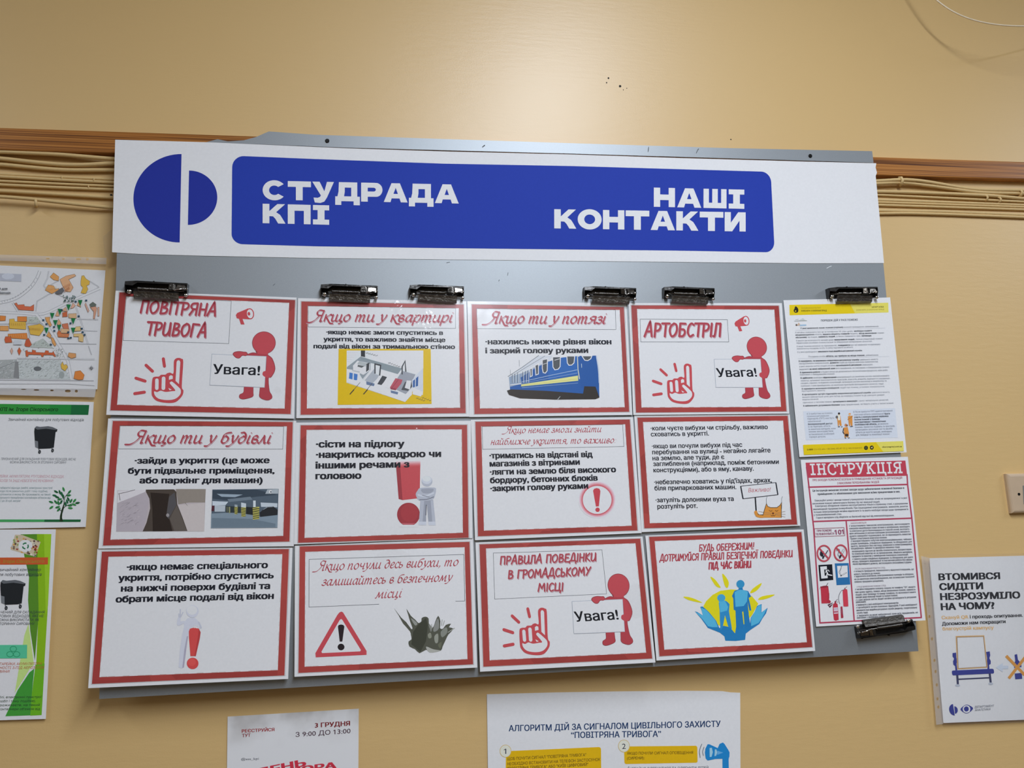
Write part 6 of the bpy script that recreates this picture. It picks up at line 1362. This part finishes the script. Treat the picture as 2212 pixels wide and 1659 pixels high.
def poster_map():
    pl = Plane(.004, .004, 0, 0, wall_at(100, 570)[2]); k = .19288; C0 = (0, 540, k)
    px = lambda l: [(x * k, 540 + y * k) for x, y in l]
    r = paper_sheet('campus_map', 'site map with orange buildings and green triangles in a clear sleeve, left edge', 'map', px([(-700, 140), (1180, 228), (1165, 420), (1120, 950), (1090, 1560), (-700, 1545)]), pl, mat=ink('c9c9ce'))
    a = Art(pl, C0, up=(.0, -1)); p = a.poly
    g1, g2, g3 = '8b8c90', '6a6b70', 'a9aaae'
    def road(pts, w=16, sm=0, c=g1):
        a.line(pts, w, c, False, smooth=sm); a.line(pts, w - 7, 'cbcbd0', False, smooth=sm)
    road([(-300, 620), (0, 590), (180, 540), (330, 430), (410, 320), (445, 235)], 34, 4, g2)
    for q in [(20 + 30 * i) for i in range(14)]:
        x = q; y = 588 - .18 * x - .0011 * x * x if x < 330 else 430 - (x - 330) * 1.4
        a.line([(x, y - 8), (x + 6, y + 8)], 4, g2, False); a.k -= 1
    road([(-300, 690), (200, 705), (400, 720), (520, 705), (700, 620), (900, 525), (1120, 430)], 30, 4)
    road([(545, 235), (530, 320), (490, 400), (500, 420)], 14); road([(500, 430), (660, 340)], 12); road([(400, 690), (415, 575), (540, 500), (640, 450)], 12); road([(620, 490), (740, 540)], 8); road([(1005, 350), (1100, 410), (1090, 430)], 12)
    road([(850, 640), (930, 870), (985, 1060)], 16); road([(410, 725), (470, 800), (560, 900), (690, 1110), (760, 1240), (800, 1450)], 34); road([(860, 775), (1100, 780)], 12); road([(940, 905), (1090, 910)], 6); road([(660, 1050), (1080, 1055)], 8); road([(140, 590), (205, 695)], 20); road([(300, 830), (335, 990)], 10); road([(-100, 830), (480, 825)], 10); road([(190, 1215), (1060, 1225)], 14); road([(-100, 1455), (1050, 1465)], 8); road([(-100, 1500), (750, 1500), (1060, 1520)], 6)
    road([(990, 1075), (1025, 1175)], 10); road([(740, 1150), (770, 1240)], 12)
    a.build('streets', r)
    p([(0, 262), (240, 270), (238, 355), (0, 345)], 'a4a7b0'); a.ell(90, 295, 70, 34, 'b6bac2'); a.build('small_picture', r)
    # park hatching
    p([(-100, 1235), (190, 1225), (205, 1320), (215, 1440), (-100, 1440)], '9a9d9b'); p([(205, 1225), (680, 1235), (790, 1450), (215, 1445)], 'b1b6b4'); p([(300, 745), (420, 750), (460, 815), (300, 820)], 'a9b0a8'); p([(340, 1060), (480, 990), (600, 1100), (345, 1090)], 'a6ada6')
    for _ in range(420):
        x, y = random.uniform(-40, 770), random.uniform(1240, 1440)
        if x > 690 + (y - 1240) * .45: continue
        a.line([(x, y), (x + random.uniform(8, 22), y - random.uniform(6, 18))], 4, random.choice(['8d9390', '7b807e', 'c3c8c6', '9da39f']), False); a.k -= 1
    for _ in range(120):
        x, y = random.choice([(random.uniform(305, 440), random.uniform(750, 815)), (random.uniform(350, 570), random.uniform(1020, 1090)), (random.uniform(250, 720), random.uniform(1100, 1215)), (random.uniform(620, 700), random.uniform(1110, 1215))])
        a.line([(x, y), (x + 12, y - 9)], 4, random.choice(['8a9089', '6f756f', 'b9bfb9']), False); a.k -= 1
    a.k += 1
    p([(170, 1250), (205, 1250), (215, 1440), (150, 1430)], '7a7b7b'); a.ell(420, 1330, 43, 26, '5c5f60'); a.line([(0, 1320), (180, 1250)], 5, '77797a'); a.ell(690, 1400, 30, 40, '8e9492'); a.build('park', r)
    O, O2, Y, RD_, TN = 'c9772f', 'cc8f50', 'c9a23e', 'b9552c', 'c69a72'
    B_ = [([(560, 300), (600, 255), (660, 300), (655, 345), (600, 335)], O2), ([(670, 330), (740, 290), (835, 270), (850, 290), (770, 330), (820, 420), (790, 470), (740, 465), (700, 400)], TN), ([(905, 350), (915, 290), (940, 285), (960, 320), (1005, 350), (1000, 385), (970, 400), (985, 440), (960, 490), (905, 480), (930, 420), (905, 395)], Y), ([(505, 450), (540, 390), (600, 400), (620, 440), (660, 430), (655, 450), (580, 490)], O2),
       ([(160, 600), (185, 590), (200, 615), (270, 610), (275, 630), (340, 635), (380, 610), (378, 680), (210, 670)], 'bf5f3c'), ([(0, 735), (65, 740), (60, 790), (0, 795)], O), ([(195, 745), (300, 745), (300, 800), (195, 800)], O), ([(105, 775), (160, 770), (165, 800), (290, 805), (290, 890), (105, 880)], Y), ([(0, 850), (95, 850), (95, 905), (0, 905)], O2), ([(315, 850), (420, 835), (440, 825), (490, 855), (485, 900), (440, 960), (340, 945)], Y),
       ([(90, 940), (300, 930), (310, 1000), (90, 985)], O), ([(50, 1005), (60, 970), (120, 970), (135, 1035), (60, 1040)], RD_), ([(275, 1060), (290, 1010), (320, 985), (355, 1060), (330, 1085), (285, 1080)], 'b2502f'), ([(195, 1130), (215, 1090), (238, 1130), (215, 1180)], RD_), ([(115, 1130), (130, 1095), (145, 1130), (130, 1170)], 'c09a88'),
       ([(285, 1130), (305, 1120), (310, 1140), (360, 1145), (360, 1120), (400, 1125), (400, 1145), (500, 1150), (510, 1125), (545, 1130), (545, 1150), (590, 1150), (595, 1130), (625, 1190), (610, 1195), (590, 1175), (490, 1175), (485, 1195), (465, 1195), (460, 1175), (320, 1170), (310, 1195), (290, 1190)], RD_),
       ([(505, 755), (560, 750), (555, 790), (580, 840), (560, 860), (520, 800)], O2), ([(620, 740), (640, 680), (665, 740)], TN), ([(700, 750), (700, 700), (750, 690), (755, 745)], 'b45a32'), ([(765, 715), (855, 710), (855, 765), (770, 760)], 'c2a079'), ([(690, 680), (735, 640), (755, 690)], 'c09a7c'), ([(790, 655), (815, 590), (845, 620), (820, 650)], 'c79d86'), ([(860, 620), (890, 560), (905, 640)], TN), ([(640, 830), (655, 770), (685, 820), (660, 850)], TN), ([(695, 830), (760, 820), (770, 880), (735, 895), (705, 870)], 'b8694a'), ([(680, 880), (775, 885), (770, 930), (680, 930)], 'c2a079'), ([(640, 930), (660, 890), (690, 935), (775, 940), (765, 980), (650, 975)], 'bb6438'), ([(850, 860), (900, 855), (905, 905), (825, 910)], 'c7ae74'), ([(825, 940), (915, 935), (935, 960), (930, 1030), (880, 1020), (880, 970), (825, 970)], 'c8aa70'), ([(520, 960), (545, 915), (575, 960), (565, 990)], O2), ([(570, 975), (600, 990), (630, 1060), (615, 1080), (585, 1040)], O2),
       ([(760, 1190), (770, 1150), (850, 1160), (850, 1200), (800, 1215)], 'c08a55'), ([(680, 1290), (700, 1250), (715, 1290), (740, 1280), (760, 1310), (730, 1355), (690, 1330)], Y), ([(825, 1440), (840, 1360), (900, 1350), (945, 1400), (930, 1450), (880, 1455)], O), ([(950, 610), (960, 590), (998, 680), (985, 700)], 'c29a8a'), ([(1010, 640), (1050, 610), (1085, 650), (1060, 770), (1045, 770), (1050, 690)], 'bd8a70'), ([(1095, 640), (1110, 640), (1110, 740), (1095, 740)], 'c79d86')]
    for q, c in B_:
        p(q, c); a.line(q, 3, '6f5238', False, closed=True)
    for x0, y0, x1, y1, c in ((100, 960, 300, 965, 'd0a060'), (100, 830, 290, 835, 'a8822c'), (690, 430, 790, 380, 'a86f45'), (720, 460, 780, 420, 'a86f45'), (520, 430, 640, 420, 'd8b080'), (325, 880, 460, 890, 'a8822c'), (650, 955, 770, 960, 'd29a68')):
        for i in range(8): a.line([(x0 + (x1 - x0) * i / 8, y0 + (y1 - y0) * i / 8 - 14), (x0 + (x1 - x0) * i / 8 + 6, y0 + (y1 - y0) * i / 8 + 14)], 4, c, False)
    p([(615, 480), (660, 440), (700, 420), (720, 455), (690, 490), (640, 495)], '5b5c5e'); p([(160, 1010), (240, 1010), (245, 1060), (150, 1060)], 'b0b4b8'); p([(1000, 610), (1040, 580), (1080, 610), (1070, 630), (1020, 640)], '5a6058')
    a.build('buildings', r)
    for x, y in ((898, 560), (768, 610), (672, 660), (585, 705), (820, 765), (620, 785), (662, 838), (520, 870), (820, 870)): p([(x - 26, y), (x + 26, y), (x, y + 68)], '1f6b3c')
    for x, y in ((965, 565), (848, 578), (690, 672), (485, 785), (880, 742), (520, 830), (608, 905), (915, 880), (925, 920), (945, 950), (765, 920), (792, 982), (765, 988), (495, 950), (570, 1060), (790, 820), (605, 862)): p([(x - 12, y - 9), (x + 12, y - 9), (x + 12, y + 9), (x - 12, y + 9)], '2e4656')
    for _ in range(40): a.ell(random.uniform(700, 850), random.uniform(510, 580), 6, 7, random.choice(['5a6668', '7c8a8c', '3e5a4a'])); a.k -= 1
    a.build('green_markers', r)
    c = (1022, 1322)
    for i in range(8):
        an = i * math.pi / 4; L = 38 if i % 2 == 0 else 26
        p([(c[0] + L * math.cos(an), c[1] + L * math.sin(an)), (c[0] + 8 * math.cos(an + .5), c[1] + 8 * math.sin(an + .5)), (c[0] + 8 * math.cos(an - .5), c[1] + 8 * math.sin(an - .5))], '2a2c30')
    a.build('compass_rose', r)
    a.text('й для', (-10, 443), (82, 443), '3c3f44', cap=22, bold=.03); a.text('відходів', (-20, 487), (118, 489), '3c3f44', cap=22, bold=.03); a.build('heading', r)
    ps = Plane(.0052, .004, 0, 0, wall_at(100, 570)[2])
    b = Art(ps, C0)
    th = [(710, 100, 14, 10), (880, 102, 32, 12), (978, 104, 16, 13), (535, 96, 22, 9)]
    bh = [(265, 1562, 30, 5), (408, 1568, 32, 8), (582, 1573, 20, 10), (760, 1580, 34, 15), (855, 1581, 17, 16)]
    el = lambda x, y, rx, ry: [(x + rx * math.cos(i * .5236), y + ry * math.sin(i * .5236)) for i in range(12)]
    b.poly([(-700, 20), (0, 52), (600, 70), (1194, 88), (1190, 160), (600, 138), (0, 120), (-700, 90)], F_MILK, [el(*h) for h in th]); b.build('sleeve_edge', r)
    b.poly([(-700, 1530), (0, 1540), (1075, 1555), (1060, 1650), (0, 1622), (-700, 1610)], film('white_sleeve_edge', .75, (.75, .74, .73), .25), [el(*h) for h in bh]); b.build('sleeve_edge', r)
    b = Art(ps, C0, lift=.0003); b.poly([(-700, 20), (1194, 88), (1160, 420), (1135, 900), (1095, 1400), (1060, 1650), (-700, 1610)], F_CLEAR); b.build('clear_sleeve', r)
poster_map()

def bin_picture(a, ox, oy, s):
    f = lambda l: [(ox + x * s, oy + y * s) for x, y in l]
    a.poly(f([(0, 20), (20, 0), (60, 8), (150, 0), (200, 10), (255, 35), (250, 60), (235, 65), (215, 240), (170, 250), (50, 255), (5, 235), (-5, 60)]), '222426')
    a.poly(f([(0, 20), (20, 0), (60, 8), (150, 2), (200, 12), (255, 36), (235, 42), (130, 28), (30, 38)]), '5a5d60'); a.poly(f([(0, 160), (38, 170), (40, 250), (5, 235)]), '6a6d70')
    for x, y in ((55, 288), (200, 272)): a.ell(ox + x * s, oy + y * s, 15 * s, 22 * s, '2a2c2e', 10); a.ell(ox + x * s, oy + y * s, 5 * s, 8 * s, '8a8d90'); a.line(f([(x - 10, y - 30), (x, y)]), 8 * s, '44474a')
def poster_green():
    pl = Plane(.003, .003, 0, 0, wall_at(100, 870)[2]); k = .19288; C0 = (0, 840, k)
    px = lambda l: [(x * k, 840 + y * k) for x, y in l]
    r = paper_sheet('waste_notice', 'white notice with green title band, black bin and small green tree, left edge', 'notice', px([(-700, 110), (1050, 147), (1030, 500), (960, 1547), (-700, 1580)]), pl, mat=ink('cacbd0'))
    a = Art(pl, C0, up=(.03, -1)); p = a.poly
    p([(-700, 155), (0, 168), (1000, 180), (988, 292), (0, 284), (-700, 276)], '2f8236'); p([(560, 175), (1000, 180), (988, 292), (550, 288)], '237a36'); p([(800, 178), (1000, 180), (988, 292), (790, 290)], '1c5e34'); a.build('green_band', r)
    t = lambda s, x0, y0, x1, y1, x, m='3a3d42', sl=0., b=0: a.text(s, (x0, y0), (x1, y1), m, x=x, slant=sl, bold=b)
    t('КПІ ім. Ігоря Сікорського', -15, 247, 650, 250, 30, '142a18', .18, .02); a.build('heading', r)
    t('Звичайний контейнер для побутових відходів', 92, 358, 938, 362, 24, '2f3236', .15); t('ПРИЗНАЧЕНИЙ ДЛЯ СКЛАДАННЯ ПОБУТОВИХ ВІДХОДІВ, ЯКІ НЕ', 12, 797, 850, 802, 20, '55585e', .2); t('МОЖНА ВИКОРИСТАТИ, ЯК ВТОРИННУ СИРОВИНУ', 112, 834, 745, 838, 20, '55585e', .2)
    a.build('body_text', r)
    t('БАТАРЕЙКИ, АКУМУЛЯТОРИ, РТУТОВМІСНІ ВІДХОДИ,', -90, 992, 716, 997, 22, 'b07f88', .2); t('АЕРОЗОЛІВ ТА ІНШІ НЕБЕЗПЕЧНІ РЕЧОВИНИ!', -90, 1042, 598, 1044, 22, 'b07f88', .2)
    a.build('warning_text', r)
    for s, x1, y in (('як габаритні відходи (меблі, електронні пристрої', 590, 1118), ('відходи після ремонтних робіт і тому подібне),', 535, 1155), ('й гуртожиток в якому Ви проживаєте, на такий', 565, 1192), ('Сікорського передбачені контейнери об\'ємом від', 565, 1228), ('1,1 до 20 куб. метрів!', 230, 1263)): t(s, -40 if y < 1250 else -12, y, x1, y + 2, 17, '5c7476', .15)
    a.build('body_text', r)
    bin_picture(a, 388, 418, 1.0); a.build('bin_picture', r)
    p([(-700, 1462), (905, 1463), (900, 1490), (-700, 1492)], '3f8f52'); p([(500, 1463), (905, 1463), (900, 1490), (495, 1491)], '1f5a34')
    tr = '23301f'
    p([(668, 1485), (672, 1420), (690, 1350), (712, 1290), (718, 1230), (724, 1290), (712, 1350), (698, 1400), (694, 1440), (706, 1485)], tr)
    for q in ([(705, 1345), (740, 1310), (800, 1290)], [(715, 1260), (730, 1210), (760, 1170)], [(715, 1240), (690, 1190)], [(690, 1370), (660, 1345)]): a.line(q, 6, tr, smooth=3)
    for x, y, an in ((712, 1125, 70), (628, 1152, 30), (778, 1155, -50), (670, 1158, 70), (692, 1178, 80), (612, 1195, 15), (640, 1213, 20), (770, 1193, -10), (708, 1205, 80), (668, 1237, -10), (765, 1235, 60), (572, 1268, 20), (625, 1268, 50), (655, 1278, 75), (685, 1268, -60), (752, 1262, 70), (795, 1255, -60), (835, 1252, -50), (735, 1290, 80), (828, 1295, 20), (868, 1277, -10), (785, 1305, -5), (575, 1328, -35), (645, 1325, -15), (658, 1352, -45), (788, 1335, 5)):
        c, s_ = math.cos(math.radians(an)), math.sin(math.radians(an)); L, w = 30, 11
        p([(x + u * c - v * s_, y + u * s_ + v * c) for u, v in ((-L, 0), (-L * .4, -w), (L * .4, -w), (L, 0), (L * .4, w), (-L * .4, w))], random.choice(['2a6b3a', '22593a', '1f5230', '347a40']))
    a.build('tree_picture', r)
poster_green()
def poster_vertical():
    pl = Plane(.004, .002, 0, 0, wall_at(60, 1145)[2]); k = .3190; C0 = (0, 1130, k)
    px = lambda l: [(x * k, 1130 + y * k) for x, y in l]
    r = paper_sheet('recycling_poster', 'tall poster with green folded ribbon shapes, bin and recycling symbols, left edge', 'poster', px([(-500, 45), (378, 42), (345, 640), (310, 1326), (-500, 1350)]), pl, mat=ink('cacbd0'))
    a = Art(pl, C0, up=(.05, -1)); p = a.poly
    p([(130, 76), (348, 74), (322, 600), (282, 1300), (36, 1308), (120, 1010), (222, 900), (190, 560), (198, 360), (175, 240)], '6f9a22') if False else None
    p([(245, 74), (348, 74), (335, 330), (322, 600), (300, 960), (245, 960), (260, 600), (252, 330)], '7ba51c'); p([(140, 76), (250, 74), (256, 330), (262, 620), (236, 930), (205, 730), (190, 520), (197, 360), (168, 240)], '4f7d27'); p([(170, 240), (256, 232), (256, 362), (196, 364)], '44702a')
    p([(193, 680), (230, 960), (200, 990), (100, 1150), (165, 760)], 'aec977'); p([(232, 985), (215, 1160), (205, 1302), (36, 1308), (120, 1130), (200, 1010)], '3d8a34'); p([(240, 960), (302, 950), (282, 1300), (205, 1304), (216, 1150)], '62a122'); p([(298, 74), (348, 74), (325, 560), (310, 620)], '8cb52a'); a.build('green_ribbons', r)
    p([(102, 78), (150, 80), (275, 128), (240, 228), (72, 180)], 'b5a68c')
    for _ in range(60):
        u, v = random.random(), random.random()
        if .22 < u < .75 and .2 < v < .8: continue
        x, y = 102 + 172 * u - 30 * v, 80 + 46 * u + 100 * v
        p([(x - 8, y), (x, y - 9), (x + 9, y - 2), (x + 3, y + 8)], random.choice(['8a3a34', '6d5a48', 'c9c2ae', '7c8a4a', '4d3d38', 'b98d4c', 'a9a49a'])); a.k -= (1 if _ % 8 else 0)
    a.ell(172, 155, 48, 42, 'cfd1d0')
    for i in range(3):
        an = i * 2.094 - .5; a.line([(172 + 20 * math.cos(an), 155 + 20 * math.sin(an)), (172 + 20 * math.cos(an + .8), 155 + 20 * math.sin(an + .8)), (172 + 20 * math.cos(an + 1.4), 155 + 20 * math.sin(an + 1.4))], 9, '2d6b48', False)
    a.build('waste_collage', r)
    p([(-500, 235), (326, 232), (324, 280), (-500, 284)], 'b2502a'); a.text('ім. Ігоря Сікорського', (-30, 270), (300, 268), '8c7a30', x=16, slant=.15, bold=.02); a.build('red_band', r)
    t = lambda s, x0, y0, x1, y1, x, m='34373c', sl=.15: a.text(s, (x0, y0), (x1, y1), m, x=x, slant=sl)
    t('Звичайний контейнер', -22, 325, 276, 324, 15); t('для побутових відходів', -25, 358, 282, 357, 15)
    a.build('body_text', r)
    for i, s in enumerate(('ПРИЗНАЧЕНИЙ ДЛЯ СКЛАДАННЯ', 'ПОБУТОВИХ ВІДХОДІВ, ЯКІ НЕ', 'МОЖНА ВИКОРИСТАТИ, ЯК', 'ВТОРИННУ СИРОВИНУ')): t(s, (-95, -72, -25, -18)[i], 612 + i * 26, (302, 296, 265, 235)[i], 611 + i * 26, 13)
    a.build('body_text', r)
    for i, s in enumerate(('БАТАРЕЙКИ, АКУМУЛЯТОРИ,', 'ЄМНОСТІ З-ПІД АЕРОЗОЛІВ', 'РЕЧОВИНИ!')): t(s, (-32, -40, -65)[i], 962 + i * 26, (285, 298, 66)[i], 960 + i * 26, 13, 'a8583a')
    a.build('warning_text', r)
    for i, s in enumerate(('меблі, електронні пристрої', 'робіт і тому подібне),', 'Ви проживаєте, на такий', 'контейнери об\'ємом від')): t(s, (-40, -8, -60, -10)[i], 1186 + i * 27, (284, 240, 270, 270)[i], 1184 + i * 27, 12, '2e4630')
    a.build('body_text', r)
    bin_picture(a, 5, 385, .66); a.build('bin_picture', r)
    p([(-500, 828), (184, 824), (182, 915), (-500, 920)], '4fae86')
    for i in range(3):
        an = i * 2.094 - 1.57; c = (90 + 26 * math.cos(an), 876 + 24 * math.sin(an)); a.ring(c[0], c[1], 22, 18, 5, '2c8a60', 14)
    a.build('recycling_symbol', r)
poster_vertical()

# bits of clear tape left on and around the board
def tape(quad, pl, label):
    b = Art(pl, (0, 0, 1), lift=.0006)
    b.poly(quad, F_TAPE); o = b.build('tape_piece', None)
    tag(o, label, 'tape', 'bits of clear tape')
tape([(222, 512), (243, 494), (246, 520), (236, 560), (226, 552)], Plane(.0), 'scrap of clear tape on the wall left of the banner corner')
tape([(188, 857), (204, 856), (203, 863), (192, 864)], Plane(.005, 0), 'small scrap of tape between the map and the green band notice')
